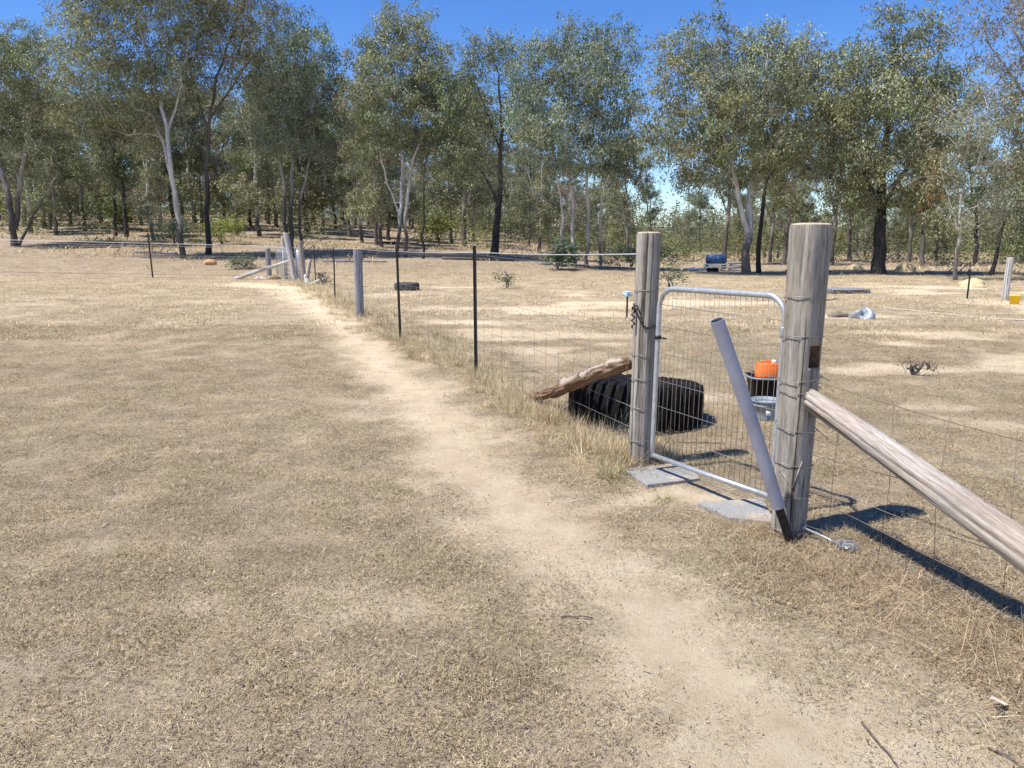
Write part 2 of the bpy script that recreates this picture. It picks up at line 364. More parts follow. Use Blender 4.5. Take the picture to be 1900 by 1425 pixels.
def ground():
    nx, ny = 430, 540
    u = np.linspace(-1, 1, nx); k = 7.2
    xs = 0.25 + 900 * np.sinh(k * u) / math.sinh(k)
    v = np.linspace(-0.62, 1, ny); k2 = 7.4
    ys = 3.6 + 1000 * np.sinh(k2 * v) / math.sinh(k2)
    X, Y = np.meshgrid(xs, ys)
    B = bare(X, Y)
    Z = terrain(X, Y) + micro(X, Y) - 0.02 * B
    V = np.stack([X, Y, Z], -1).reshape(-1, 3)
    i = np.arange(ny - 1)[:, None] * nx + np.arange(nx - 1)[None]
    q = np.stack([i, i + 1, i + nx + 1, i + nx], -1).reshape(-1, 4)
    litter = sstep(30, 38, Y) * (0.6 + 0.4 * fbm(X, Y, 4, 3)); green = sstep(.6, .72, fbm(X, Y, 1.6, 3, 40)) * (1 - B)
    cols = np.stack([B, litter, green], -1).reshape(-1, 3)
    m, nt, b = mat('dry_ground')
    tc = N(nt, 'ShaderNodeTexCoord'); P = tc.outputs['Object']
    a = N(nt, 'ShaderNodeAttribute', attribute_name='col'); sep = N(nt, 'ShaderNodeSeparateColor'); nt.links.new(a.outputs['Color'], sep.inputs[0])
    n_f = noise(nt, 38, 8, 0.75, P); n_m = noise(nt, 6, 6, 0.65, P); n_b = noise(nt, 0.7, 5, 0.6, P); n_s = noise(nt, 220, 3, 0.7, P)
    grass = ramp(nt, n_f, [(0.27, (0.21, 0.16, 0.102)), (0.43, (0.49, 0.39, 0.255)), (0.66, (0.74, 0.61, 0.415))])
    grass = mixc(nt, ramp(nt, n_b, [(0.40, (0, 0, 0)), (0.62, (0.7, 0.7, 0.7))]), grass, (0.40, 0.31, 0.205))
    grass = mixc(nt, ramp(nt, n_m, [(0.52, (0, 0, 0)), (0.68, (0.7, 0.7, 0.7))]), grass, (0.64, 0.515, 0.35))
    grass = mixc(nt, 1.0, grass, ramp(nt, n_s, [(0.36, (0.42, 0.40, 0.38)), (0.5, (1, 1, 1))]), 'MULTIPLY')
    n_c = noise(nt, 2.3, 6, 0.68, P)
    grass = mixc(nt, 1.0, grass, ramp(nt, n_c, [(0.34, (0.72, 0.70, 0.66)), (0.5, (1, 1, 1)), (0.64, (1.22, 1.2, 1.12))]), 'MULTIPLY')
    gm = N(nt, 'ShaderNodeMath', operation='MULTIPLY'); nt.links.new(sep.outputs['Blue'], gm.inputs[0]); gm.inputs[1].default_value = 0.16
    grass = mixc(nt, gm.outputs[0], grass, (0.20, 0.19, 0.085))
    dirt = ramp(nt, n_m, [(0.25, (0.62, 0.48, 0.31)), (0.5, (0.77, 0.625, 0.415)), (0.8, (0.84, 0.72, 0.515))])
    dirt = mixc(nt, ramp(nt, n_b, [(0.45, (0, 0, 0)), (0.7, (0.6, 0.6, 0.6))]), dirt, (0.64, 0.475, 0.315))
    dirt = mixc(nt, ramp(nt, n_s, [(0.30, (0.55, 0.55, 0.55)), (0.42, (0, 0, 0))]), dirt, (0.27, 0.19, 0.12))
    ad = N(nt, 'ShaderNodeMath', operation='MULTIPLY_ADD'); nt.links.new(n_f, ad.inputs[0]); ad.inputs[1].default_value = 1.5; nt.links.new(sep.outputs['Red'], ad.inputs[2])
    mr = N(nt, 'ShaderNodeMapRange'); nt.links.new(ad.outputs[0], mr.inputs[0]); mr.inputs[1].default_value = 0.92; mr.inputs[2].default_value = 1.65
    c = mixc(nt, mr.outputs[0], grass, dirt)
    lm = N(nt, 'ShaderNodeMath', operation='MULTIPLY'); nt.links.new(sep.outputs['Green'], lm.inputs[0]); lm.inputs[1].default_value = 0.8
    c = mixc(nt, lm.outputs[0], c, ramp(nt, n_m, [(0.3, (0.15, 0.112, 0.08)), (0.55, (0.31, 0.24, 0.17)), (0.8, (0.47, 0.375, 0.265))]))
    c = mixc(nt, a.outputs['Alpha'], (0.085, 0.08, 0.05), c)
    nt.links.new(c, b.inputs['Base Color']); b.inputs['Roughness'].default_value = 0.95; b.inputs['Specular IOR Level'].default_value = 0.1
    h = N(nt, 'ShaderNodeMath', operation='ADD'); nt.links.new(n_f, h.inputs[0]); nt.links.new(n_s, h.inputs[1])
    bump(nt, b, h.outputs[0], 1.0, 0.016)
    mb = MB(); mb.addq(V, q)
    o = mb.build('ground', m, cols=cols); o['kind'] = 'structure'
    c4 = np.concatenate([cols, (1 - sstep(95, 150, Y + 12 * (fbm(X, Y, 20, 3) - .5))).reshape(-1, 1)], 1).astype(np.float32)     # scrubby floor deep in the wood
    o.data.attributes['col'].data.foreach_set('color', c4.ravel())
    return o
ground()

# ------------------------------------------------------------------ grass and litter (stuff)
def ribbon(mb, cols, base, direc, up, L, w, bend, rng, c, seg=2):
    d = direc / (np.linalg.norm(direc) + 1e-9); s = np.cross(d, up); s /= np.linalg.norm(s) + 1e-9
    pts = []
    for i in range(seg + 1):
        t = i / seg
        p = base + d * L * t + up * L * bend * t * t
        ww = w * (1 - 0.85 * t)
        pts += [p - s * ww, p + s * ww]
    q = [(2 * i, 2 * i + 1, 2 * i + 3, 2 * i + 2) for i in range(seg)]
    mb.addq(np.array(pts), np.array(q)); cols.append(np.tile(c, (len(pts), 1)))
STRAW = np.array([(0.68, 0.56, 0.35), (0.58, 0.46, 0.285), (0.42, 0.325, 0.2), (0.78, 0.66, 0.45), (0.28, 0.21, 0.135), (0.50, 0.44, 0.235)])
def tuft_variants(kind, n, seed):
    rng = np.random.default_rng(seed); out = []
    for k in range(n):
        mb = MB(); cols = []
        if kind == 'short':
            for i in range(64):
                a = rng.uniform(0, 6.283); r = 0.11 * math.sqrt(rng.random()); el = math.radians(rng.choice([rng.uniform(0, 12), rng.uniform(5, 30), rng.uniform(15, 60)]))
                b = np.array([r * math.cos(a), r * math.sin(a), rng.uniform(-.004, .012)]); a2 = rng.uniform(0, 6.283)
                d = np.array([math.cos(a2) * math.cos(el), math.sin(a2) * math.cos(el), math.sin(el)])
                ribbon(mb, cols, b, d, np.array([0, 0, 1.]), rng.choice([rng.uniform(.008, .022), rng.uniform(.012, .034)]), rng.uniform(.0005, .0011), rng.uniform(-.45, .05), rng, STRAW[rng.integers(6)] * rng.uniform(.6, 1.12))
            for i in range(7):      # dark flecks like leaf crumbs, put in as small shadows among the blades
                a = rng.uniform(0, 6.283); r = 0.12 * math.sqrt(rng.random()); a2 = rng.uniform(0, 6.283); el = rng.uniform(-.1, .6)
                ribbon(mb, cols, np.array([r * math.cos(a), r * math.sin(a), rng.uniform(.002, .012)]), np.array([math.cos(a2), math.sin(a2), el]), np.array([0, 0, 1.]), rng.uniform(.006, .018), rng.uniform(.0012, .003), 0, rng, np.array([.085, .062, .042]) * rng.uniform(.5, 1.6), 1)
        elif kind == 'long':
            for i in range(70):
                a = rng.uniform(0, 6.283); r = 0.07 * math.sqrt(rng.random()); el = math.radians(rng.uniform(25, 85))
                b = np.array([r * math.cos(a), r * math.sin(a), -.01]); a2 = a + rng.normal(0, .9)
                d = np.array([math.cos(a2) * math.cos(el), math.sin(a2) * math.cos(el), math.sin(el)])
                ribbon(mb, cols, b, d, np.array([0, 0, 1.]), rng.uniform(.10, .30), rng.uniform(.0012, .0026), rng.uniform(-.75, -.05), rng, STRAW[rng.integers(6)] * rng.uniform(.8, 1.25), 4)
        elif kind == 'twiggy':
            for i in range(34):
                a = rng.uniform(0, 6.283); r = 0.14 * math.sqrt(rng.random()); el = math.radians(rng.uniform(0, 42))
                b = np.array([r * math.cos(a), r * math.sin(a), -.005]); a2 = rng.uniform(0, 6.283)
                d = np.array([math.cos(a2) * math.cos(el), math.sin(a2) * math.cos(el), math.sin(el)])
                c = np.array([(0.33, 0.25, 0.165), (0.46, 0.35, 0.22), (0.60, 0.48, 0.30), (0.20, 0.145, 0.10), (0.40, 0.30, 0.19)][rng.integers(5)]) * rng.uniform(.8, 1.2)
                ribbon(mb, cols, b, d, np.array([0, 0, 1.]), rng.uniform(.08, .26), rng.uniform(.0010, .0022), rng.uniform(-.6, .1), rng, c, 3)
        elif kind == 'far':
            for i in range(40):
                a = rng.uniform(0, 6.283); r = 0.34 * math.sqrt(rng.random()); el = math.radians(rng.uniform(8, 60))
                b = np.array([r * math.cos(a), r * math.sin(a), -.005]); a2 = rng.uniform(0, 6.283)
                d = np.array([math.cos(a2) * math.cos(el), math.sin(a2) * math.cos(el), math.sin(el)])
                ribbon(mb, cols, b, d, np.array([0, 0, 1.]), rng.uniform(.03, .09), rng.uniform(.003, .007), rng.uniform(-.4, .1), rng, STRAW[rng.integers(6)] * rng.uniform(.75, 1.15))
        out.append(mb.mesh(kind + '_tuft', M['grass'], cols=np.concatenate(cols), smooth=False))
    return out
def scatter(name, label, cat, kind, pts, scl, tilt, nvar, seed, rngc=None):
    """one object of stuff: points on the ground carrying grass tufts"""
    rng = np.random.default_rng(seed)
    src = bpy.data.collections.new(kind + '_tufts')
    for me in tuft_variants(kind, nvar, seed):
        src.objects.link(bpy.data.objects.new('tuft', me))
    me = bpy.data.meshes.new(name); n = len(pts)
    me.vertices.add(n); me.vertices.foreach_set('co', np.asarray(pts, np.float32).ravel())
    r = np.zeros((n, 3), np.float32); r[:, 0] = rng.normal(0, tilt, n); r[:, 1] = rng.normal(0, tilt, n); r[:, 2] = rng.uniform(0, 6.283, n)
    a = me.attributes.new('rot', 'FLOAT_VECTOR', 'POINT'); a.data.foreach_set('vector', r.ravel())
    a = me.attributes.new('scl', 'FLOAT', 'POINT'); a.data.foreach_set('value', np.asarray(scl, np.float32))
    a = me.attributes.new('pick', 'INT', 'POINT'); a.data.foreach_set('value', rng.integers(0, nvar, n).astype(np.int32))
    ob = bpy.data.objects.new(name, me); COL.objects.link(ob)
    ng = bpy.data.node_groups.new(name + '_nodes', 'GeometryNodeTree')
    ng.interface.new_socket('Geometry', in_out='INPUT', socket_type='NodeSocketGeometry')
    ng.interface.new_socket('Geometry', in_out='OUTPUT', socket_type='NodeSocketGeometry')
    gi = ng.nodes.new('NodeGroupInput'); go = ng.nodes.new('NodeGroupOutput')
    ci = ng.nodes.new('GeometryNodeCollectionInfo'); ci.inputs['Collection'].default_value = src
    ci.inputs['Separate Children'].default_value = True; ci.inputs['Reset Children'].default_value = True
    ip = ng.nodes.new('GeometryNodeInstanceOnPoints'); ip.inputs['Pick Instance'].default_value = True
    def na(nm, t):
        q = ng.nodes.new('GeometryNodeInputNamedAttribute'); q.data_type = t; q.inputs['Name'].default_value = nm
        return next(s for s in q.outputs if s.enabled and s.name == 'Attribute')
    ng.links.new(gi.outputs[0], ip.inputs['Points']); ng.links.new(ci.outputs[0], ip.inputs['Instance'])
    ng.links.new(na('pick', 'INT'), ip.inputs['Instance Index'])
    ng.links.new(na('rot', 'FLOAT_VECTOR'), ip.inputs['Rotation']); ng.links.new(na('scl', 'FLOAT'), ip.inputs['Scale'])
    ng.links.new(ip.outputs[0], go.inputs[0])
    ob.modifiers.new('scatter', 'NODES').node_group = ng
    return tag(ob, label, cat, kind='stuff')
def zz(x, y): return terrain(x, y) + micro(x, y) - 0.02 * bare(x, y)

def grass_fields():
    rng = np.random.default_rng(11)
    # short lawn, near
    def sample(n, y0, y1, power):
        y = (rng.random(n) * (y1 ** power - y0 ** power) + y0 ** power) ** (1 / power)
        x = rng.uniform(-1, 1, n) * (0.74 * y + 0.7)
        return x, y
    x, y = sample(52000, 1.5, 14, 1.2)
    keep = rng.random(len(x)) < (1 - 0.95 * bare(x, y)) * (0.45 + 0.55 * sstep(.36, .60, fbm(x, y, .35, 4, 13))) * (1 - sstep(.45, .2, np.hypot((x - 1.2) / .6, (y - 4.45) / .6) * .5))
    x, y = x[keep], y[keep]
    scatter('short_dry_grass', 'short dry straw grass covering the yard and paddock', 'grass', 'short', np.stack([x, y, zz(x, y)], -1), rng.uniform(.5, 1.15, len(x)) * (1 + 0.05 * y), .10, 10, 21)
    x, y = sample(22000, 12, 42, 1.5)
    keep = rng.random(len(x)) < (1 - 0.9 * bare(x, y)) * (0.25 + 0.75 * sstep(.4, .6, fbm(x, y, 1.2, 4, 13)))
    x, y = x[keep], y[keep]
    scatter('distant_dry_grass', 'dry tufted grass across the far yard and paddock', 'grass', 'far', np.stack([x, y, zz(x, y)], -1), rng.uniform(.6, 1.3, len(x)), .1, 6, 22)
    x, y = sample(9000, 36, 95, 1.3)
    keep = rng.random(len(x)) < sstep(.42, .6, fbm(x, y, 5, 4, 31)) * sstep(36, 44, y)
    x, y = x[keep], y[keep]
    scatter('woodland_grass', 'pale dry grass standing between the tree trunks', 'grass', 'far', np.stack([x, y, terrain(x, y) - .02], -1), rng.uniform(2.0, 4.2, len(x)), .1, 5, 25)
    # long grass along the fence, thickest beside the gate post that carries the chain
    P = []
    S = []
    def along(n, a, b, off, sp, s0, s1):
        t = rng.random(n); p = np.outer(1 - t, a) + np.outer(t, b); d = np.array(b) - np.array(a); d /= np.linalg.norm(d); nrm = np.array([d[1], -d[0]])
        p = p + np.outer(rng.normal(off, sp, n), nrm); P.append(p); S.append(rng.uniform(s0, s1, n))
    along(150, (0.80, 5.0), (0.15, 6.6), 0.14, .17, .55, 1.15)      # + is the yard side
    along(70, (0.70, 4.95), (0.45, 5.5), 0.18, .10, .5, 1.0)
    along(160, (0.15, 6.6), (-0.41, 8.67), 0.06, .15, .4, .8)
    along(150, (-0.41, 8.67), (-1.75, 12.0), 0.05, .16, .5, .95)
    along(140, (-1.75, 12.0), (-4.87, 21.2), 0.0, .25, .6, 1.2)
    along(120, (-4.87, 21.2), (-8.0, 30.0), 0.0, .35, .8, 1.5)
    p = np.concatenate(P); s = np.concatenate(S)
    nrm_side = fence_side(p[:, 0], p[:, 1])
    scatter('long_dry_grass', 'long bleached grass standing along the foot of the wire fence', 'grass', 'long', np.c_[p, zz(p[:, 0], p[:, 1])], s, .15, 8, 23)
    P.clear(); S.clear()
    along(520, (1.50, 3.70), (2.55, 1.45), 0.18, .20, .35, .85)
    along(60, (1.36, 3.70), (1.10, 3.85), 0.12, .06, .3, .55)
    along(120, (1.55, 3.75), (2.4, 2.0), -0.25, .15, .4, .9)
    p = np.concatenate(P); s = np.concatenate(S)
    scatter('twiggy_dry_grass', 'tangle of brown twiggy grass under the leaning brace log', 'grass', 'twiggy', np.c_[p, zz(p[:, 0], p[:, 1])], s, .15, 8, 24)
grass_fields()

# ------------------------------------------------------------------ posts, gate, pipe
def post_mesh(name, base, h, r, seed, parent, m, taper=0.0, lean=(0, 0), n=120, notch=None, cracks=22, sink=0.12):
    rng = np.random.default_rng(seed); rows = 56
    zs = np.linspace(-sink, h, rows)
    if notch:
        z0, z1 = notch[0], notch[1]; zs = np.sort(np.concatenate([zs, [z0, z0 + .003, z1 - .003, z1]]))
    ang = np.linspace(0, 2 * np.pi, n, endpoint=False); rows = len(zs)
    ca = rng.uniform(0, 2 * np.pi, cracks); cw = rng.uniform(.018, .05, cracks); cd = rng.uniform(.04, .22, cracks); c0 = rng.uniform(-.3, h * .8, cracks); c1 = c0 + rng.uniform(.3, 1.2, cracks)
    V = np.empty((rows, n, 3))
    lob = [(k, rng.uniform(0, 6.28), rng.uniform(.008, .03)) for k in (2, 3, 5, 7)]
    for i, z in enumerate(zs):
        f = 1 + sum(a * np.cos(k * ang + p + .4 * z) for k, p, a in lob) + 0.03 * (vnoise(8 + 6 * np.cos(ang), 8 + 6 * np.sin(ang) + z * 7.0 + seed) - .5) + 0.05 * (vnoise(3 + 1.5 * np.cos(ang), 3 + 1.5 * np.sin(ang) + z * 1.6 + seed) - .5)
        for a, w, d, u0, u1 in zip(ca, cw, cd, c0, c1):
            da = (ang - a - .03 * math.sin(6 * z + a) + np.pi) % (2 * np.pi) - np.pi
            env = np.clip(min((z - u0), (u1 - z)) / .12, 0, 1)
            f = f - d * env * np.exp(-(da / w) ** 2)
        rr = r * (1 + taper * (z / h - .5)) * f
        if notch and notch[0] < z < notch[1]:
            da = (ang - notch[2] + np.pi) % (2 * np.pi) - np.pi
            rr = np.where(np.abs(da) < notch[3], rr * 0.38, rr)
        if z > h - .02: rr = rr * (1 - 1.2 * (z - (h - .02)) / 1.0)
        V[i, :, 0] = base[0] + lean[0] * z + rr * np.cos(ang); V[i, :, 1] = base[1] + lean[1] * z + rr * np.sin(ang)
        V[i, :, 2] = base[2] + z
    mb = MB()
    k = np.arange(rows - 1)[:, None] * n; j = np.arange(n)[None]; j2 = (j + 1) % n
    q = np.stack([k + j, k + j2, k + n + j2, k + n + j], -1).reshape(-1, 4)
    mb.addq(V.reshape(-1, 3), q)
    o = mb.build('post_shaft', m, parent)
    if notch:
        o.data.materials.append(M['heart'])
        idx = np.zeros(len(q), np.int32)
        zc = V.reshape(-1, 3)[q][:, :, 2].mean(1) - base[2]; pc = V.reshape(-1, 3)[q].mean(1)
        rad = np.hypot(pc[:, 0] - base[0] - lean[0] * zc, pc[:, 1] - base[1] - lean[1] * zc)
        idx[(zc > notch[0]) & (zc < notch[1]) & (rad < r * .85)] = 1
        o.data.polygons.foreach_set('material_index', idx)
    # sawn top, slightly domed and uneven
    top = MB(); ring = V[-1]; c = ring.mean(0)
    vs_ = [ring - np.array([0, 0, .002])]
    for fr, dz in ((.9, .006), (.55, .009), (.2, .008)):
        vs_.append(c + (ring - c) * fr + np.array([0, 0, dz]))
    VV = np.concatenate(vs_); k = np.arange(3)[:, None] * n
    top.addq(VV, np.stack([k + j, k + j2, k + n + j2, k + n + j], -1).reshape(-1, 4))
    top.f.append(3 * n + np.arange(n)); top.sz.append([n])
    top.build('post_end', M['cut'], parent)
    return o
def wire_loop(parent, base, z, r, lean=(0, 0), wr=.0022, dip=.01, seed=0, tail=None, m='wire'):
    a = np.linspace(0, 2 * np.pi, 28); rng = np.random.default_rng(seed); ph = rng.uniform(0, 6)
    p = np.stack([base[0] + lean[0] * z + (r + .002) * np.cos(a), base[1] + lean[1] * z + (r + .002) * np.sin(a), base[2] + z + dip * np.sin(a + ph)], -1)
    if tail is not None: p = np.concatenate([p, [p[-1] + np.array(tail) * .5, p[-1] + np.array(tail)]])
    MB().tube(p, wr, 5).build('wire_loop', M[m], parent)

RP = np.array([1.452, 3.835, 0.0]); RP[2] = gz(*RP[:2])
LP = np.array([0.872, 5.090, 0.0]); LP[2] = gz(*LP[:2])
def gate_posts():
    cam_ang = math.atan2(-RP[1], -RP[0])
    t = thing('gate_post', RP, 'thick weathered timber gate post with square mortise and leaning brace log', 'post', 'gate posts')
    post_mesh('p', RP, 1.585 - RP[2], .094, 5, t, M['post'], taper=.14, lean=(.004, -.004), notch=(.885, .995, cam_ang + .86, .42))
    for i, (z, tail) in enumerate(((1.22, (.05, -.01, .01)), (1.03, None), (.82, (.06, .02, -.03)), (.77, None), (.57, (.05, -.06, -.05)), (.38, None), (.20, None), (.02, None))):
        wire_loop(t, RP, z, .099 + .006 * (z - .7), (.004, -.004), seed=i, dip=.014, tail=tail)
    MB().tube([RP + (-.085, -.045, .36), RP + (-.03, -.097, .27), RP + (.01, -.101, .41)], .003, 5).build('staple_wire', M['wire'], t)
    t = thing('gate_post', LP, 'slimmer weathered timber gate post with black latch chain beside the tractor tyre', 'post', 'gate posts')
    post_mesh('p', LP, 1.56 - LP[2], .076, 9, t, M['post'], taper=.10, lean=(.012, .0), cracks=24)
    for i, z in enumerate((1.19, .76, .60, .40, .18, .03)): wire_loop(t, LP, z, .080, (.012, 0), seed=20 + i, dip=.006)
    # latch chain: draped links
    ch = MB(); rng = np.random.default_rng(4)
    pts = []
    for s in np.linspace(0, 1, 26):
        a = math.radians(172 + 170 * s); z = 1.07 - .17 * s + .03 * math.sin(9 * s)
        pts.append(LP + np.array([.013 + .085 * math.cos(a), .085 * math.sin(a), z]))
    pts2 = [LP + np.array([-.075 + .01 * math.sin(i * 1.9), -.045, 1.10 - .012 * i]) for i in range(14)]
    pts3 = [LP + np.array([-.055 + .004 * i, -.066, 1.09 - .010 * i]) for i in range(12)]
    for chain in (pts, pts2, pts3):
        for i in range(len(chain) - 1):
            a, b = np.array(chain[i]), np.array(chain[i + 1]); d = b - a; L = np.linalg.norm(d) + 1e-6; d /= L
            s = np.cross(d, (0, 0, 1.) if i % 2 else (1., .2, 0)); s /= np.linalg.norm(s)
            c = (a + b) / 2; A = np.linspace(0, 2 * np.pi, 9)
            ch.tube([c + d * L * .8 * math.cos(q) + s * .007 * math.sin(q) for q in A], .0028, 5, caps=False)
    ch.build('latch_chain', M['blackiron'], t)
gate_posts()

def gate():
    A = np.array([0.930, 4.925, 0.10]); B = np.array([1.432, 4.055, 0.105])
    base = np.array([A[0], A[1], gz(A[0], A[1])])
    t = thing('pedestrian_gate', base, 'small galvanised tube gate with wire mesh hung between two timber posts', 'gate')
    d = (B - A); L = np.hypot(d[0], d[1]); d = d / np.linalg.norm(d)
    lean = np.array([.016, .004, 0])
    H = 1.115; R = .125
    def P(s, z): return A + d * s + lean * (z / H) + np.array([0, 0, z])
    path = [P(0, z) for z in np.linspace(0, H - R, 10)]
    path += [P(R - R * math.cos(a), H - R + R * math.sin(a)) for a in np.linspace(0.15, math.pi / 2, 9)]
    path += [P(s, H + .0 * s) for s in np.linspace(R + .05, L - R - .05, 12)]
    path += [P(L - R + R * math.sin(a), H - R + R * math.cos(a)) for a in np.linspace(0, math.pi / 2, 10)]
    path += [P(L, z) for z in np.linspace(H - R - .05, 0, 10)]
    fr = MB().tube(path, .0165, 12).build('frame', M['galv'], t)
    MB().tube([P(.0, .015), P(L * .5, .012), P(L, .015)], .0155, 12).build('bottom_rail', M['galv'], t)
    nv = 25
    for i in range(1, nv):
        s = L * i / nv
        top = H if R < s < L - R else H - R + math.sqrt(max(0, R * R - (R - min(s, L - s)) ** 2))
        MB().tube([P(s, .015), P(s + .003 * math.sin(i * 2.1), .5), P(s, top)], .0016, 4).build('mesh_wire', M['meshwire'], t)
    for z in (.17, .34, .51, .69, .86, 1.0):
        MB().tube([P(0.0, z + .012), P(L * .5, z - .004), P(L, z - .012)], .0021, 5).build('cross_wire', M['wire'], t)
    for z in (.14, .93):
        mb = MB(); c = P(L, z)
        mb.lathe([(.023, -.025), (.024, -.02), (.024, .02), (.023, .025)], c, 14)
        mb.tube([c, c + (RP - c) * np.array([.6, .6, 0])], .008, 8); mb.build('hinge', M['galv'], fr)
    mb = MB(); c = P(0, .80); mb.lathe([(.021, -.012), (.022, 0), (.021, .012)], c, 12); mb.tube([c, c + (.055, -.01, -.01)], .006, 6); mb.build('latch_clip', M['blackiron'], fr)
gate()

def star_picket(mb, a, b, w=.022):
    a, b = np.asarray(a, float), np.asarray(b, float); d = (b - a) / np.linalg.norm(b - a)
    u = np.cross(d, (0, 1, 0.1)); u /= np.linalg.norm(u); v = np.cross(d, u)
    prof = []
    for k in range(3):
        th = k * 2 * math.pi / 3 + .5
        r = np.array([math.cos(th), math.sin(th)]); s = np.array([-r[1], r[0]])
        prof += [r * .006 - s * .005 * 0 + (-s) * .0045, r * w - s * .0028, r * w + s * .0028, r * .006 + s * .0045]
    prof = np.array(prof); n = len(prof)
    V = np.concatenate([a + np.outer(prof[:, 0], u) + np.outer(prof[:, 1], v), b + np.outer(prof[:, 0], u) + np.outer(prof[:, 1], v)])
    fs = [tuple(range(n))[::-1], tuple(range(n, 2 * n))] + [(i, (i + 1) % n, n + (i + 1) % n, n + i) for i in range(n)]
    mb.add(V, fs); return mb
def pipe():
    top = at(1330, 594, 3.56); low = at(1444, 940, 3.665); d = (low - top) / np.linalg.norm(low - top)
    foot = low + d * ((low[2] + .06) / -d[2])
    t = thing('conduit_pipe', (foot[0], foot[1], gz(foot[0], foot[1])), 'long grey plastic pipe slipped over a picket and leaning beside the gate', 'pipe')
    r = .0325; P = [top + d * s for s in np.linspace(0, np.linalg.norm(low - top), 24)]
    P = [p + np.array([.006 * math.sin(math.pi * i / 23), 0, 0]) for i, p in enumerate(P)]
    mb = MB().tube(P, r, 32, caps=False); pw = mb.build('pipe_wall', M['pvc'], t)
    mb = MB().tube(P[:12], r - .0035, 32, caps=False); mb.build('pipe_bore', M['pvcin'], t)
    for c, dd in ((P[0], 1), (P[-1], -1)):
        mb = MB(); u = np.cross(d, (0, 1, 0)); u /= np.linalg.norm(u); v = np.cross(d, u); A = np.linspace(0, 2 * np.pi, 32, endpoint=False)
        ro = [c + r * (u * math.cos(a) + v * math.sin(a)) for a in A]; ri = [c + (r - .0035) * (u * math.cos(a) + v * math.sin(a)) for a in A]
        j = np.arange(32); j2 = (j + 1) % 32
        mb.addq(np.array(ro + ri), np.stack([j, j2, j2 + 32, j + 32], -1)); mb.build('pipe_rim', M['pvc'], pw)
    s = thing('star_picket', (foot[0], foot[1], gz(foot[0], foot[1])), 'brown steel star picket driven in at a lean inside the grey pipe', 'picket')
    star_picket(MB(), foot, top + d * .25 + (low - top) * .3, .024).build('picket_shaft', M['rustiron'], s, smooth=False)
pipe()

def rough_log(name, a, b, r0, r1, seed, m, parent, n=48, seg=70, sag=0.0, ragged=0.0):
    rng = np.random.default_rng(seed); a, b = np.asarray(a, float), np.asarray(b, float); A0 = a; D0 = b - a
    a = np.zeros(3); b = np.array([0, 0, np.linalg.norm(D0)])
    t = np.linspace(0, 1, seg); P = a + np.outer(t, b - a); P[:, 1] -= sag * np.sin(np.pi * t)
    P[:, 0] += .008 * np.sin(5 * t + seed); P[:, 1] += .007 * np.sin(8 * t + seed * 2)
    ph = rng.uniform(0, 6, 6); ck = rng.uniform(0, 6.28, 9); cd = rng.uniform(.05, .20, 9)
    def rf(tt, ang):
        f = 1 + .06 * np.cos(2 * ang + ph[0] + tt) + .04 * np.cos(3 * ang + ph[1] - 2 * tt) + .03 * np.sin(9 * tt + ph[2])
        f = f + .10 * (vnoise(2 + 2 * np.cos(ang) + seed, 2 + 2 * np.sin(ang) + tt * 9) - .5) + .05 * (vnoise(4 + 5 * np.cos(ang) + seed, 4 + 5 * np.sin(ang) + tt * 30) - .5)
        for q, dd in zip(ck, cd):
            da = (ang - q - .3 * tt + np.pi) % (2 * np.pi) - np.pi; f = f - dd * np.exp(-(da / .07) ** 2) * (.4 + .6 * math.sin(tt * 5 + q) ** 2)
        if ragged: f = f * (1 + .45 * (vnoise(3 + 1.8 * np.cos(ang), 3 + 1.8 * np.sin(ang) + tt * 11) - .5) + .3 * (vnoise(9 + 4 * np.cos(ang), 9 + 4 * np.sin(ang) + tt * 30) - .5))
        if ragged and (tt < .06): f = f * (1 - ragged * (1 - tt / .06) * vnoise(ang * 3, np.full_like(ang, 2.0)))
        return f
    mb = MB().tube(P, np.linspace(r0, r1, seg), n, rfun=rf)
    ob = mb.build(name, m); ob.rotation_euler = Vector(D0).to_track_quat('Z', 'Y').to_euler()
    if parent is not None: ob.parent = parent; ob.location = A0 - parent_loc(parent)
    else: ob.location = A0
    return ob
def tussock(px, py, n, Lr, label, seed, cols_):
    p = at(px, py); p[2] = gz(p[0], p[1]); rng = np.random.default_rng(seed); mb = MB(); cols = []
    for i in range(n):
        a = rng.uniform(0, 6.283); r = .05 * math.sqrt(rng.random()); el = math.radians(rng.uniform(18, 82)); a2 = a + rng.normal(0, .6)
        d = np.array([math.cos(a2) * math.cos(el), math.sin(a2) * math.cos(el), math.sin(el)])
        ribbon(mb, cols, p + np.array([r * math.cos(a), r * math.sin(a), -.01]), d, np.array([0, 0, 1.]), rng.uniform(*Lr), rng.uniform(.0012, .0026), rng.uniform(-.7, -.1), rng, np.array(cols_[rng.integers(len(cols_))]) * rng.uniform(.8, 1.15), 5)
    tag(mb.build('grass_tussock', M['grass'], origin=p, cols=np.concatenate(cols), smooth=False), label, 'tussock')
tussock(1128, 884, 170, (.12, .27), 'pale yellow green tussock at the foot of the chained gate post', 1, [(.62, .55, .32), (.5, .47, .24), (.7, .62, .42), (.4, .36, .18)])
tussock(765, 662, 150, (.15, .36), 'greenish tussock below the second black picket', 2, [(.36, .31, .17), (.5, .4, .24), (.28, .26, .12), (.45, .36, .22)])
tussock(1232, 925, 110, (.05, .14), 'short greenish tuft beside the gate pavers', 3, [(.45, .44, .2), (.55, .47, .27), (.36, .36, .16)])
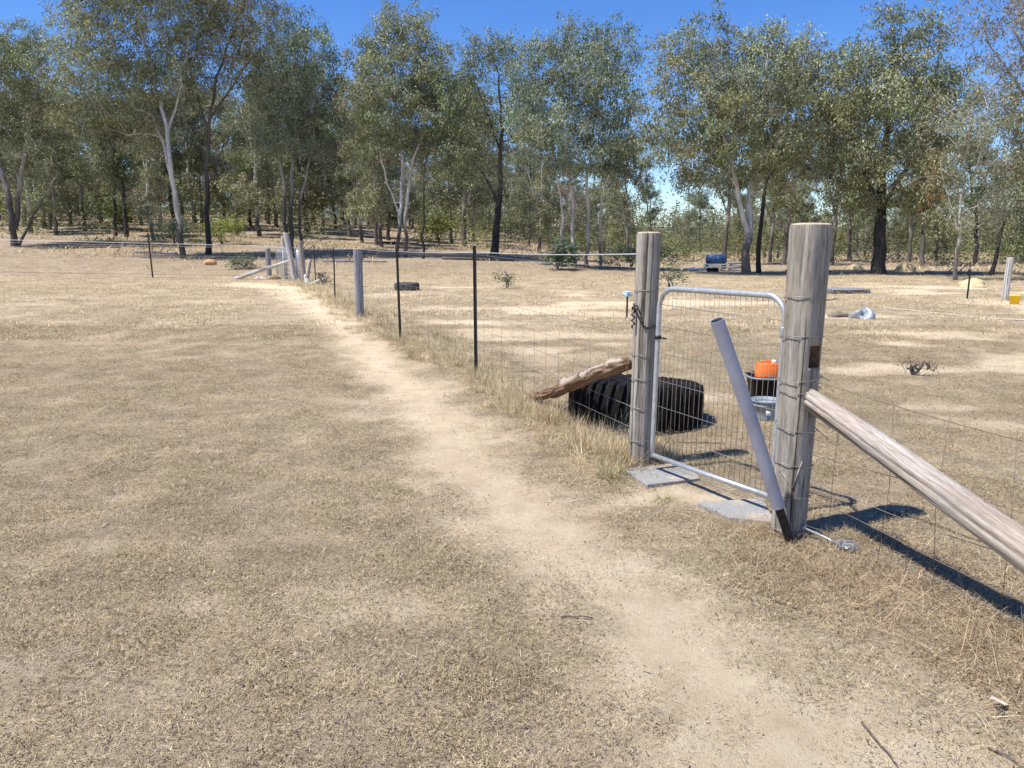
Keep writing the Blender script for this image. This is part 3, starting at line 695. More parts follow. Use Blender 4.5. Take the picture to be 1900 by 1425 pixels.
def braces():
    d = np.array([.413, -.911]); 
    def pt(t, z): return np.array([RP[0] + d[0] * t, RP[1] + d[1] * t, z])
    foot = pt(2.3, 0); g = gz(foot[0], foot[1])
    t = thing('brace_log', (foot[0], foot[1], g), 'long bleached log propped diagonally from the mortised gate post to the ground', 'log')
    rough_log('log_shaft', pt(.055, .745), pt(2.32, -.02), .050, .080, 3, M['log'], t)
    mb = MB(); c = pt(.05, .747); mb.lathe([(.0, .018), (.03, .017), (.055, .006), (.060, -.012)], c, 20, M=np.array([[1, 0, -.4], [0, 1, .3], [0, 0, 1]])); mb.build('splintered_end', M['cut'], t)
    foot = at(985, 747); g = gz(foot[0], foot[1])
    t = thing('broken_log', (foot[0], foot[1], g), 'broken rusty brown log leaning from the grass onto the chained gate post', 'log')
    top = np.array([.795, 5.165, .695]); f = np.array([foot[0], foot[1], g + .02])
    rough_log('log_shaft', top, f, .054, .044, 6, M['oldlog'], t, sag=.01, ragged=.8)
    # split bleached slab of bark along the upper face
    u = (f - top); rr = np.random.default_rng(5); Pm = [top + u * s + np.array([-.006, .0, .020 + .006 * rr.normal()]) for s in np.linspace(.02, .62, 22)]
    MB().tube(Pm, [.02] + list(.043 + .007 * rr.normal(size=19)) + [.03, .01], 16, rfun=lambda tt, a: 1 + .22 * (vnoise(5 + 3 * np.cos(a), 5 + 3 * np.sin(a) + tt * 12) - .5)).build('bark_slab', M['log'], t)
braces()

def pavers():
    for (q, lab) in (([(.742, 4.965), (1.205, 5.10), (1.205, 4.735), (.842, 4.60)], 'grey concrete paver under the free end of the gate'),
                     ([(1.075, 4.245), (1.475, 4.33), (1.42, 3.93), (1.19, 4.00)], 'sandy concrete paver at the foot of the mortised gate post')):
        q = np.array(q); z = max(gz(*p) for p in q) + (.010 if q[0][0] < 1 else .020); c = q.mean(0); mb = MB(); V = []
        for zz_, s in ((z - .05, 1.0), (z - .004, 1.0), (z, .985)):
            for k in range(4):
                for fr in (.02, .5, .98):
                    p = q[k] * (1 - fr) + q[(k + 1) % 4] * fr
                    w = 1 + .006 * math.sin(9 * p[0] + 7 * p[1]); V.append([*(c + (p - c) * s * w), zz_])
        n = 12; fs = [tuple(range(2 * n, 3 * n))] + [(l * n + j, l * n + (j + 1) % n, l * n + n + (j + 1) % n, l * n + n + j) for l in range(2) for j in range(n)]
        mb.add(V, fs); o = mb.build('paver', M['concrete'], origin=(c[0], c[1], z - .05), smooth=False); tag(o, lab, 'paver', 'pavers under the gate')
pavers()

# ------------------------------------------------------------------ wire fences
def fences():
    P = [LP, *[np.array([x, y, gz(x, y)]) for x, y in FEN[3:]]]
    t = thing('wire_fence', P[1], 'wire mesh fence on black star pickets running away from the gate along the worn path', 'fence')
    rng = np.random.default_rng(2)
    hs = [1.445, 1.41, None, 1.39, 1.40]
    for i, h in enumerate(hs):
        if h is None: continue
        p = P[i + 1]; ln = rng.normal(0, .012, 2)
        a = p + np.array([0, 0, -.15]); b = p + np.array([ln[0] * h - .01, ln[1], h])
        o = star_picket(MB(), a, b, .021).build('star_picket', M['blackiron'], t, smooth=False)
    # square timber post third along
    w = P[3]; tt = thing('fence_post', w, 'grey round timber post standing in line between two black pickets', 'post')
    post_mesh('p', w, 1.37, .085, 12, tt, M['greypost'], taper=.05, n=36)
    def line(zf, r, m, nm, sagm=.015):
        pts = []
        for k in range(len(P) - 1):
            for s in np.linspace(0, 1, 7, endpoint=(k == len(P) - 2)):
                p = P[k] * (1 - s) + P[k + 1] * s
                h = zf(k + s); pts.append(p + np.array([.02, 0.0, h - sagm * math.sin(math.pi * s)]))
        MB().tube(pts, r, 4).build(nm, M[m], t)
    line(lambda k: 1.375 + .08 * max(0, 1 - k) * 0.6, .0040, 'brightwire', 'top_wire')
    line(lambda k: 1.33 + .02 * math.sin(k), .0018, 'wire', 'barbed_wire')
    for h in (.08, .22, .37, .53, .70, .88): line(lambda k, h=h: h, .0016, 'wire', 'line_wire', .008)
    # upright stays near enough to be told apart
    k = 0
    for i in range(3):
        a, b = P[i], P[i + 1]; L = np.linalg.norm(b - a)
        for s in np.arange(.25, L - .1, .30):
            p = a + (b - a) * s / L; k += 1
            MB().tube([p + (.02, 0, .05), p + (.02 + .01 * math.sin(k), .0, .45), p + (.02, 0, .88)], .0012, 4).build('stay_wire', M['wire'], t)
    # fence under the brace log
    E = np.array([4.2, -2.2, 0]); E[2] = gz(E[0], E[1]); dd = (E - RP); L = np.linalg.norm(dd); dd /= L
    t = thing('mesh_fence', RP + dd * 1.0, 'sagging rusty wire mesh running beneath the diagonal brace log', 'fence')
    for i, h in enumerate((.06, .19, .33, .47, .62, .80)):
        pts = [RP + dd * s + np.array([.02 + .012 * math.sin(3 * s + i), 0, h + .03 * math.sin(2.3 * s + i * 1.7) - .03 * math.sin(math.pi * s / L)]) for s in np.linspace(0, L, 40)]
        MB().tube(pts, .0017, 4).build('line_wire', M['rustwire' if i % 2 else 'wire'], t)
    for k, s in enumerate(np.arange(.24, L - .2, .29)):
        p = RP + dd * s
        MB().tube([p + (.02, 0, .02), p + (.03 * math.sin(k * 2.1) + .02, 0, .4), p + (.02 + .02 * math.cos(k), .0, .80)], .0014, 4).build('stay_wire', M['rustwire'], t)
    e = thing('end_post', E, 'plain timber post ending the rusty mesh fence beyond the brace log', 'post'); post_mesh('p', E, 1.3, .07, 31, e, M['post'], n=24)
    # fence closing the far side of the yard
    c = P[-1]
    def q(px, Y): p = at(px, 500, Y); return np.array([p[0], Y, gz(p[0], Y)])
    Q = [c, q(436, 32.0), q(283, 33.2), q(60, 34), q(-160, 35)]
    t = thing('yard_fence', Q[2], 'plain wire fence closing the yard in front of the gum trees', 'fence')
    for j, (h0, h1, m, r) in enumerate(((1.30, 1.62, 'brightwire', .010), (1.22, 1.50, 'wire', .006), (.9, 1.0, 'wire', .004), (.5, .55, 'wire', .004), (.15, .16, 'rustwire', .008))):
        pts = []
        for k in range(4):
            for s in np.linspace(0, 1, 6, endpoint=k == 3):
                f = (k + s) / 4; pts.append(Q[k] * (1 - s) + Q[k + 1] * s + np.array([0, 0, h0 + (h1 - h0) * f]))
        MB().tube(pts, r, 4).build('line_wire', M[m], t)
    for k, h in ((2, 1.9), (4, 1.6), (3, 0)):
        if h: star_picket(MB(), Q[k] - (0, 0, .2), Q[k] + (-.06, 0, h), .04).build('star_picket', M['rustiron'], t, smooth=False)
fences()

def corner():
    # strainer posts, brace and mesh gate where the two fences meet
    def g(px, Y):
        p = at(px, 500, Y); return np.array([p[0], Y, gz(p[0], Y)])
    specs = [(547, 30.3, 1.86, .10, (-.15, 0), 'tall bleached corner post that the thin brace pole leans on', 'whitepost'),
             (530, 32.2, 1.75, .085, (-.02, 0), 'bleached hinge post standing behind the tall corner post', 'whitepost'),
             (563, 28.9, 1.55, .10, (-.05, 0), 'split brown post with pale offcuts heaped at its foot', 'log'),
             (499, 34.5, 1.2, .11, (0, 0), 'short squat post behind the thin brace pole', 'greypost')]
    for i, (px, Y, h, r, ln, lab, m) in enumerate(specs):
        b = g(px, Y); t = thing('corner_post', b, lab, 'post', 'corner posts'); post_mesh('p', b, h, r, 40 + i, t, M[m], lean=ln, n=24, cracks=8)
    a = g(437, 32.2); b = g(541, 30.4) + np.array([0, 0, .82])
    t = thing('brace_pole', a, 'thin bleached pole leaning from the yard ground to the tall corner post', 'log')
    rough_log('pole_shaft', b, a + np.array([0, 0, .02]), .06, .085, 8, M['whitepost'], t, n=14, seg=20)
    A = g(547, 30.5); B = g(562, 29.2); A = A + np.array([.03, .1, .12]); B = B + np.array([-.1, 0, .12])
    t = thing('farm_gate', A - np.array([0, 0, .12]), 'grey steel mesh gate between the corner posts', 'gate')
    d = B - A; up = np.array([0, 0, 1.15])
    MB().tube([A, A + up, B + up, B, A], .022, 6).build('frame', M['galv'], t)
    for i in range(1, 12): MB().tube([A + d * i / 12, A + d * i / 12 + up], .008, 4).build('mesh_wire', M['galv'], t)
    for z in (.2, .4, .6, .8, 1.0): MB().tube([A + up / 1.15 * z, B + up / 1.15 * z], .008, 4).build('cross_wire', M['galv'], t)
    A2 = g(514, 33.2) + np.array([0, 0, .1]); B2 = g(541, 31.0) + np.array([0, 0, .1]); d = B2 - A2
    t = thing('farm_gate', A2 - np.array([0, 0, .1]), 'second steel mesh gate swung back behind the thin brace pole', 'gate')
    MB().tube([A2, A2 + up, B2 + up, B2, A2], .022, 6).build('frame', M['galv'], t)
    for i in range(1, 14): MB().tube([A2 + d * i / 14, A2 + d * i / 14 + up], .008, 4).build('mesh_wire', M['galv'], t)
    for z in (.2, .4, .6, .8, 1.0): MB().tube([A2 + up / 1.15 * z, B2 + up / 1.15 * z], .008, 4).build('cross_wire', M['galv'], t)
    # timber offcuts and stones
    for i, (px, Y, L, ang, el, lab) in enumerate(((566, 28.6, .9, .2, 1.35, 'upright pale offcut leaning on the split brown post'), (572, 28.0, .7, .9, .25, 'pale offcut lying below the split brown post'), (570, 28.4, .5, 2.0, .7, 'short pale offcut propped below the split brown post'))):
        p = g(px, Y); dd = np.array([math.cos(ang) * math.cos(el), math.sin(ang) * math.cos(el), math.sin(el)])
        o = rough_log('timber_offcut', p, p + dd * L, .09, .07, 60 + i, M['whitepost' if i else 'log'], None, n=10, seg=8); tag(o, lab, 'timber', 'offcuts by the corner posts')
    for i, (px, Y, s, m, lab) in enumerate(((482, 32.4, .22, 'stone', 'pale stone lying under the thin brace pole'), (510, 32.0, .24, 'heart', 'dark brown stump lying beside the thin brace pole'))):
        p = g(px, Y); lump('stone' if i == 0 else 'stump', p, (s, s * .7, s * .6), 70 + i, M[m], lab, 'stone' if i == 0 else 'stump')
def lump(name, p, size, seed, m, label, cat, group=None, res=(18, 10), rough=.3, pointy=1.0):
    rng = np.random.default_rng(seed); nu, nv = res; V = []
    off = rng.uniform(0, 50)
    for j in range(nv + 1):
        th = math.pi / 2 * j / nv
        for i in range(nu):
            a = 2 * math.pi * i / nu
            f = 1 + rough * (vnoise(np.array(2 + 1.6 * math.cos(a) + off), np.array(2 + 1.6 * math.sin(a) + th * 1.7 + off)) - .5) * 2
            V.append((p[0] + size[0] * f * math.cos(a) * math.cos(th) ** pointy, p[1] + size[1] * f * math.sin(a) * math.cos(th) ** pointy, p[2] - .03 + size[2] * (f * .6 + .4) * math.sin(th)))
    mb = MB(); k = np.arange(nv)[:, None] * nu; j = np.arange(nu)[None]; j2 = (j + 1) % nu
    mb.addq(np.array(V), np.stack([k + j, k + j2, k + nu + j2, k + nu + j], -1).reshape(-1, 4))
    return tag(mb.build(name, m, origin=p), label, cat, group)
corner()

# ------------------------------------------------------------------ tyres, tubs, buckets
def tyre(c, OD, th, label, lugs=22, group=None, rub='rubber', tilt=(0, 0), rot=0.0):
    R = OD / 2; t = thing('tyre', c, label, 'tyre', group)
    a, b = tilt; Mx = np.array([[1, 0, 0], [0, math.cos(a), -math.sin(a)], [0, math.sin(a), math.cos(a)]]); My = np.array([[math.cos(b), 0, math.sin(b)], [0, 1, 0], [-math.sin(b), 0, math.cos(b)]]); MM = Mx @ My
    h = th / 2; ri = R * .52
    prof = [(ri, h * .42), (ri, -h * .42), (ri + .02, -h * .62), (R * .68, -h * .95), (R * .84, -h), (R * .93, -h * .86), (R * .955, -h * .5), (R * .96, 0), (R * .955, h * .5), (R * .93, h * .86), (R * .84, h), (R * .68, h * .95), (ri + .02, h * .62), (ri, h * .42)]
    inner = [(ri, h * .42), (ri - .012, h * .4), (ri + .03, h * .5), (R * .7, h * .82), (R * .86, h * .8), (R * .9, 0), (R * .86, -h * .8), (R * .7, -h * .82), (ri + .03, -h * .5), (ri - .012, -h * .4), (ri, -h * .42)]
    cz = np.array(c) + np.array([0, 0, h])
    mb = MB().lathe(np.array(prof[1:]), cz, 56, MM); mb.f = [f for f, s in zip(mb.f, mb.sz) if np.size(s) > 1]; mb.sz = [s for s in mb.sz if np.size(s) > 1]
    cs = mb.build('casing', M[rub], t)
    mb = MB().lathe(inner, cz, 40, MM); mb.f = [f for f, s in zip(mb.f, mb.sz) if np.size(s) > 1]; mb.sz = [s for s in mb.sz if np.size(s) > 1]
    mb.build('inner_wall', M[rub], t)
    if lugs:
        for k in range(lugs):
            an = 2 * math.pi * k / lugs + rot; V = []; sec = [(R * .84, -h * 1.02), (R * .94, -h * .9), (R * .965, -h * .45), (R * .97, 0), (R * .965, h * .45), (R * .94, h * .9), (R * .84, h * 1.02)]
            w = math.pi / lugs * .62
            for (r, z) in sec:
                for da, o in ((-w, 0), (-w * .7, .022), (w * .7, .022), (w, 0)):
                    aa = an + da + .06 * z / h; V.append(((r + o) * math.cos(aa), (r + o) * math.sin(aa), z * (1 + o * .8)))
            V = np.array(V) @ MM.T + cz; n = 4; m = MB()
            m.addq(V, np.array([(i * n + j, i * n + j + 1, i * n + n + j + 1, i * n + n + j) for i in range(len(sec) - 1) for j in range(n - 1)]))
            m.add(V[:4], [(0, 1, 2, 3)]); m.add(V[-4:], [(3, 2, 1, 0)])
            m.build('tread_lug', M[rub], cs, smooth=False)
def paddock_things():
    c = np.array([1.06, 6.47, gz(1.06, 6.47) - .03])
    tyre(c, 1.14, .37, 'big black lugged tractor tyre lying flat behind the gate', 38, tilt=(-.09, .05))
    p = at(755, 538); tyre(np.array([p[0], p[1], gz(p[0], p[1])]), .84, .24, 'grey old tyre lying flat in the paddock beyond the grey timber post', 0, rub='dustyrubber')
    # black tub, jerrycan, grey bucket
    p = np.array([2.50, 7.02, gz(2.5, 7.02)])
    t = thing('feed_tub', p, 'black plastic tub behind the mortised gate post holding an orange can', 'tub')
    sq = lambda i, a: (np.abs(np.cos(a)) ** 4 + np.abs(np.sin(a)) ** 4) ** -.25
    tw = MB().lathe([(.0, .0), (.24, .0), (.255, .02), (.30, .29), (.315, .30), (.315, .325), (.30, .327), (.29, .31), (.245, .03), (.0, .025)], p, 48, M=np.diag([1.0, .62, 1.0]), rmod=sq).build('tub_wall', M['blackplastic'], t)
    MB().tube([p + np.array([.318 * sq(0, np.array(a)) * math.cos(a), .62 * .318 * sq(0, np.array(a)) * math.sin(a), .312]) for a in np.linspace(0, 2 * np.pi, 50)], .009, 6).build('tub_rim', M['greyplastic'], tw)
    q = p + np.array([-.14, .0, .026]); t = thing('jerrycan', q, 'orange plastic can standing inside the black tub', 'can')
    cb = MB().box(q + (0, 0, .205), (.185, .13, .41), .08, .012).build('can_body', M['orange'], t)
    MB().tube([q + (-.06, 0, .405), q + (-.055, 0, .423), q + (-.01, 0, .426), q + (.03, 0, .423), q + (.035, 0, .405)], .008, 8).build('carry_handle', M['orange'], cb)
    MB().lathe([(.024, .40), (.024, .43), (.02, .435), (0, .435)], q + (.065, 0, 0), 14).build('cap', M['white'], cb)
    p = np.array([2.20, 6.50, gz(2.2, 6.5)]); t = thing('bucket', p, 'grey plastic bucket in front of the black tub', 'bucket')
    MB().lathe([(0, 0), (.108, 0), (.112, .01), (.110, .025), (.125, .12), (.132, .123), (.132, .135), (.126, .138), (.134, .158), (.140, .16), (.140, .170), (.132, .171), (.108, .016), (0, .012)], p, 36).build('bucket_wall', M['greyplastic'], t)
    MB().tube([p + np.array([.126 * math.cos(a), .126 * math.sin(a) * .4 - .12 * abs(math.sin(a)) * .5, .15 - .045 * abs(math.sin(a))]) for a in np.linspace(math.pi, 2 * math.pi, 20)], .0035, 6).build('bail_handle', M['galv'], t)
    MB().box(p + np.array([-.02, -.118, .07]), (.045, .008, .04), 0.0, .002).build('pale_patch', M['white'], t)  # small pale block set on the front of the bucket wall
    # ties and steel rod at the foot of the mortised post
    a = at(1491, 977, 3.76); b = at(1572, 1026); a[2] = gz(a[0], a[1]) + .02; b[2] = gz(b[0], b[1]) + .015
    t = thing('anchor_rod', a, 'galvanised anchor rod and coiled tie wire lying at the mortised gate post', 'rod')
    rs = MB().tube([a + (0, 0, .03), (a + b) / 2 + (0, 0, .02), b], .0065, 8).build('rod_shaft', M['galv'], t)
    rng = np.random.default_rng(8); pts = [b + np.array([.035 * math.cos(k * .9) + .01 * rng.normal(), .03 * math.sin(k * .9) + .008 * rng.normal(), .02 + .012 * math.sin(k * .5)]) for k in range(40)]
    MB().tube(pts, .0022, 5).build('wire_coil', M['galv'], t)
    MB().lathe([(.0, -.012), (.013, -.012), (.013, .012), (0, .012)], a + (0, 0, .03), 6).build('nut', M['galv'], rs)
    # white paddock post, yellow bucket, short picket, pallet, bag, mounds
    p = at(1864, 555); p[2] = gz(p[0], p[1]); t = thing('paddock_post', p, 'whitewashed post beside the yellow bucket in the paddock', 'post')
    post_mesh('p', p, 1.13, .085, 50, t, M['whitepost'], n=20, cracks=6, lean=(.03, 0))
    p = at(1882, 561); p[2] = gz(p[0], p[1]); t = thing('bucket', p, 'yellow plastic bucket beside the whitewashed post', 'bucket')
    MB().lathe([(0, 0), (.10, 0), (.13, .21), (.142, .215), (.142, .235), (.13, .237), (.1, .02), (0, .015)], p, 24).build('bucket_wall', M['yellow'], t)
    MB().tube([p + np.array([.137 * math.cos(x), -.10 * math.sin(x), .22 + .05 * math.sin(x)]) for x in np.linspace(0, math.pi, 12)], .005, 5).build('bail_handle', M['white'], t)
    p = at(1794, 553); p[2] = gz(p[0], p[1]); o = star_picket(MB(), p - (0, 0, .1), p + (.01, 0, .80), .028).build('star_picket', M['blackiron'], origin=p, smooth=False); tag(o, 'short black star picket in front of the yellow sand heap', 'picket')
    p = at(1568, 543); p[2] = gz(p[0], p[1]); t = thing('pallet', p, 'flat timber pallet lying dark in the paddock', 'pallet')
    for i in range(3): MB().box(p + np.array([-.5 + .5 * i, 0, .065]), (.09, .9, .09), .05, .006).build('bearer', M['greypost'], t)
    for i in range(6): MB().box(p + np.array([.0, -.42 + .168 * i, .122]), (1.14, .10, .022), .05, .004).build('slat', M['greypost'], t)
    p = at(1600, 588); p[2] = gz(p[0], p[1]); lump('crumpled_bag', p, (.23, .2, .20), 3, M['silver'], 'crumpled grey plastic bag on the paddock beside a dark dirt mound', 'bag', res=(30, 14), rough=.75)
    p = at(1556, 584); p[2] = gz(p[0], p[1]); lump('dirt_mound', p, (.22, .18, .13), 4, M['greydirt'], 'small dark dirt mound beside the crumpled grey bag', 'mound', rough=.35)
    p = at(1803, 531); p[2] = gz(p[0], p[1]); lump('sand_heap', p, (.44, .4, .30), 5, M['sand'], 'yellow sand heap behind the short black picket', 'heap', 'sand heaps', rough=.3)
    p = at(1680, 502, 40.0); p[2] = gz(p[0], p[1]); lump('sand_heap', p, (.52, .5, .55), 6, M['sand'], 'tall yellow sand heap beside the thick dark trunk', 'heap', 'sand heaps', rough=.25, pointy=1.5)
    p = at(1586, 497, 43.0); p[2] = gz(p[0], p[1]); lump('sand_heap', p, (.42, .4, .34), 7, M['sand'], 'small sand heap on the far side of the thick dark trunk', 'heap', 'sand heaps', rough=.3)
    p = at(389, 482, 38.5); p[2] = gz(p[0], p[1]); lump('dirt_heap', p, (.32, .3, .26), 8, M['orangedirt'], 'orange dirt heap at the foot of the slim dark trunk', 'heap', rough=.3)
    # blue drum, old tyre, pipes and timber under the white-forked gum
    Y = 41.5
    p = at(1328, 500, Y); p[2] = gz(p[0], p[1]); t = thing('timber_stack', p + (1.05, -.3, 0), 'stack of grey timber beside the white forked trunk', 'timber')
    for k in range(4):
        for j in range(2): MB().box(p + np.array([.95 + .05 * j, -.4 + .25 * j, .06 + .115 * k]), (1.0 - .06 * k, .16, .09), .06 * (k % 2) + .03 * j, .01).build('timber_beam', M['greypost' if (k + j) % 2 else 'whitepost'], t)
    t = thing('low_crate', p + (.2, 0, 0), 'low pale crate carrying the blue drum beneath the gums', 'crate')
    for k in range(3): MB().box(p + np.array([0, .1, .07 + .125 * k]), (1.1, .75, .075), .0, .008).build('crate_slat', M['whitepost'], t)
    for sx in (-.45, .45): MB().box(p + np.array([sx, .1, .19]), (.09, .6, .36), 0.0, .006).build('crate_leg', M['greypost'], t)
    c = p + np.array([.0, .1, .37 + .24]); t = thing('drum', c - (0, 0, .24), 'blue plastic drum lying on a pale crate under the gums', 'drum')
    ds = MB().lathe([(0, -.5), (.22, -.5), (.24, -.48), (.24, -.18), (.25, -.16), (.25, -.13), (.24, -.11), (.24, .11), (.25, .13), (.25, .16), (.24, .18), (.24, .48), (.22, .5), (0, .5)], c, 24, M=np.array([[0, 0, 1.], [0, 1, 0], [-1, 0, 0]])).build('drum_shell', M['blue'], t)
    for sy in (-.1, .1): MB().lathe([(.03, 0), (.03, .03), (0, .03)], c + (.5, sy, .05), 10, M=np.array([[0, 0, 1.], [0, 1, 0], [-1, 0, 0]])).build('bung', M['blackplastic'], ds)
    pp = at(1322, 503, 39.5); pp[2] = gz(pp[0], pp[1]); tyre(pp, .62, .20, 'small dark tyre lying below the blue drum', 0)
    for k in range(4):
        a = p + np.array([-1.9 + .15 * k, -.4 - .12 * k, .05 + .06 * (k % 2)]); o = MB().tube([a, a + (1.2, .15 * (k - 1), .03)], .045, 8).build('pale_pipe', M['white' if k % 2 else 'galv'], origin=a); tag(o, 'length of pale pipe lying in the heap beside the blue drum', 'pipe', 'pale pipes by the drum')
    # white hose on the paddock
    a = at(1636, 571); b = at(1905, 598); pts = []
    for s in np.linspace(-.02, 1.6, 30):
        q = a + (b - a) * s; pts.append([q[0], q[1] + .08 * math.sin(6 * s), gz(q[0], q[1]) + .012])
    tag(MB().tube(pts, .018, 6).build('poly_pipe', M['paletwig'], origin=pts[0]), 'pale poly pipe lying across the paddock past the grey bag', 'pipe')
    # stake with pale blue cap
    p = at(1163, 588); p[2] = gz(p[0], p[1]); t = thing('marker_stake', p, 'rusty stake with a pale blue cap beyond the chained gate post', 'stake')
    star_picket(MB(), p - (0, 0, .1), p + (.0, 0, .5), .02).build('stake_shaft', M['rustiron'], t, smooth=False)
    MB().lathe([(0, -.06), (.06, -.05), (.07, -.045), (.085, .0), (.07, .03), (.075, .04), (.04, .055), (0, .05)], p + (.01, 0, .50), 22, rmod=lambda i, a: 1 + .22 * np.cos(3 * a + i) + .15 * np.cos(5 * a - i)).build('cap', M['bluecap'], t)
paddock_things()

# ------------------------------------------------------------------ trees
def leaf_cloud(C, L, W, rng, droop=1.0, jit=.45):
    n = len(C); th = rng.uniform(0, 2 * np.pi, n)
    d = np.stack([np.cos(th), np.sin(th), -droop * rng.uniform(.2, 1.9, n) + .35], -1); d /= np.linalg.norm(d, axis=1)[:, None]
    r = rng.normal(size=(n, 3)); s = np.cross(d, r); s /= np.linalg.norm(s, axis=1)[:, None] + 1e-9
    l = L * rng.uniform(1 - jit, 1 + jit, n)[:, None]; w = W * rng.uniform(1 - jit, 1 + jit, n)[:, None]
    V = np.stack([C, C + d * l * .42 + s * w * .5, C + d * l, C + d * l * .42 - s * w * .5], 1).reshape(-1, 3)
    q = np.arange(4 * n).reshape(-1, 4)
    return V, q
def grow(trunks, ells, ncl, leaves, leafL, leafW, tint, seed, bark_m, name, label, base, cat='tree', group=None, rtip=.010, sub=9, sig=.42, droop=1.0, dead=.06, bare_end=0, minspace=.55):
    """trunks: list of (points, base radius, top radius); ells: list of (centre, radii)"""
    rng = np.random.default_rng(seed)
    pos = []; par = []; rad_min = []; paths = []
    for pts, r0, r1 in trunks:
        pts = np.asarray(pts, float); L = np.r_[0, np.cumsum(np.linalg.norm(np.diff(pts, axis=0), axis=1))]
        m = max(4, int(L[-1] / .55)); s = np.linspace(0, L[-1], m)
        P = np.stack([np.interp(s, L, pts[:, k]) for k in range(3)], -1)
        P[1:-1] = (P[:-2] + 2 * P[1:-1] + P[2:]) / 4
        P[1:, :2] += rng.normal(0, .045, (m - 1, 2))
        idx = []
        for i in range(m):
            pos.append(P[i]); par.append(idx[-1] if idx else -1); idx.append(len(pos) - 1); rad_min.append(r0 + (r1 - r0) * (i / (m - 1)) ** .8)
        paths.append(idx)
    # cluster centres
    vol = np.array([np.prod(r) ** .8 for c, r in ells]); vol /= vol.sum(); C = []
    tries = 0
    while len(C) < ncl and tries < ncl * 30:
        tries += 1
        c, r = ells[rng.choice(len(ells), p=vol)]
        v = rng.normal(size=3); v /= np.linalg.norm(v); v *= rng.random() ** .45
        p = np.asarray(c) + v * np.asarray(r)
        if all(np.sum((p - q) ** 2) > minspace ** 2 for q in C[-140:]): C.append(p)
    C = np.array(C)
    T = np.array(pos); dmin = np.array([np.min(np.linalg.norm(T - c, axis=1)) for c in C]); C = C[np.argsort(dmin)]
    zmin = base[2] + 0.28 * (C[:, 2].max() - base[2])
    tips = []
    for c in C:
        T = np.asarray(pos); dv = c - T; dist = np.linalg.norm(dv, axis=1) + 1e-6
        cost = dist * (1 + 1.1 * np.maximum(0, -dv[:, 2] / dist + .15)) + np.where(T[:, 2] < min(zmin, c[2] - .2), 3.5, 0)
        k = int(np.argmin(cost)); d = dist[k]; m = max(2, int(math.ceil(d / .55)))
        ctrl = T[k] + (c - T[k]) * .45 + np.array([0, 0, .16 * d]) + rng.normal(0, .10 * d, 3)
        idx = [k]
        for i in range(1, m + 1):
            t = i / m; p = (1 - t) ** 2 * T[k] + 2 * t * (1 - t) * ctrl + t * t * c + (rng.normal(0, .035, 3) if i < m else 0)
            pos.append(p); par.append(idx[-1]); rad_min.append(0); idx.append(len(pos) - 1)
        paths.append(idx); tips.append(idx[-1])
    n = len(pos); cnt = np.zeros(n)
    for t in tips: cnt[t] += 1
    for i in range(n - 1, -1, -1):
        if par[i] >= 0: cnt[par[i]] += cnt[i]
    rad = np.maximum(rtip * np.maximum(cnt, .6) ** .52, np.array(rad_min))
    T = np.asarray(pos); wood = MB()
    for pi, idx in enumerate(paths):
        r = rad[idx].copy()
        if pi >= len(trunks) : r[0] = min(r[0], r[1] * 1.25) if len(r) > 1 else r[0]
        big = r.max() > .06
        if pi < len(trunks) and T[idx[0]][2] < base[2] + .4:
            P = T[idx].copy(); P = np.r_[[P[0] - np.array([0, 0, .35])], P]; r = np.r_[r[0] * 1.35, r]; r[1] *= 1.15
            wood.tube(P, r, 10)
        else: wood.tube(T[idx], r, 7 if big else 4, caps=False)
    # twigs and leaves
    lc = []; tcol = []; tint = np.asarray(tint)
    for t in tips:
        c = T[t]; S = c + rng.normal(0, 1, (sub, 3)) * np.array([sig, sig, sig * .72]); 
        ct = tint * rng.uniform(.68, 1.34) * np.array([rng.uniform(.92, 1.1), 1, rng.uniform(.85, 1.15)])
        for s in S:
            wood.tube([c, (c + s) / 2 + (0, 0, .06), s], [rtip * .55, rtip * .4, rtip * .25], 3, caps=False)
            k = max(3, int(rng.poisson(leaves / sub)))
            q = s + rng.normal(0, 1, (k, 3)) * np.array([.15, .15, .15]) * (sig / .40); lc.append(q)
            cc = np.tile(ct * rng.uniform(.78, 1.22), (k, 1)) * rng.uniform(.75, 1.3, (k, 1)); dd = rng.random(k) < dead
            cc[dd] = np.array([.17, .115, .06]) * rng.uniform(.7, 1.3); tcol.append(cc)
    lc = np.concatenate(lc); tcol = np.concatenate(tcol)
    V, q = leaf_cloud(lc, leafL, leafW, rng, droop)
    t = thing(name, base, label, cat, group)
    wood.build('trunk', M[bark_m], t)
    cr = MB(); cr.addq(V, q); cr.build('crown', M['leaf'], t, smooth=False, cols=np.repeat(tcol, 4, axis=0))
    return t
OLIVE = (0.232, 0.252, 0.142); BLUEG = (0.212, 0.256, 0.168); GREY = (0.270, 0.275, 0.170); BROWN = (0.27, 0.24, 0.165); DARKG = (0.17, 0.20, 0.11); LIME = (0.29, 0.31, 0.085)
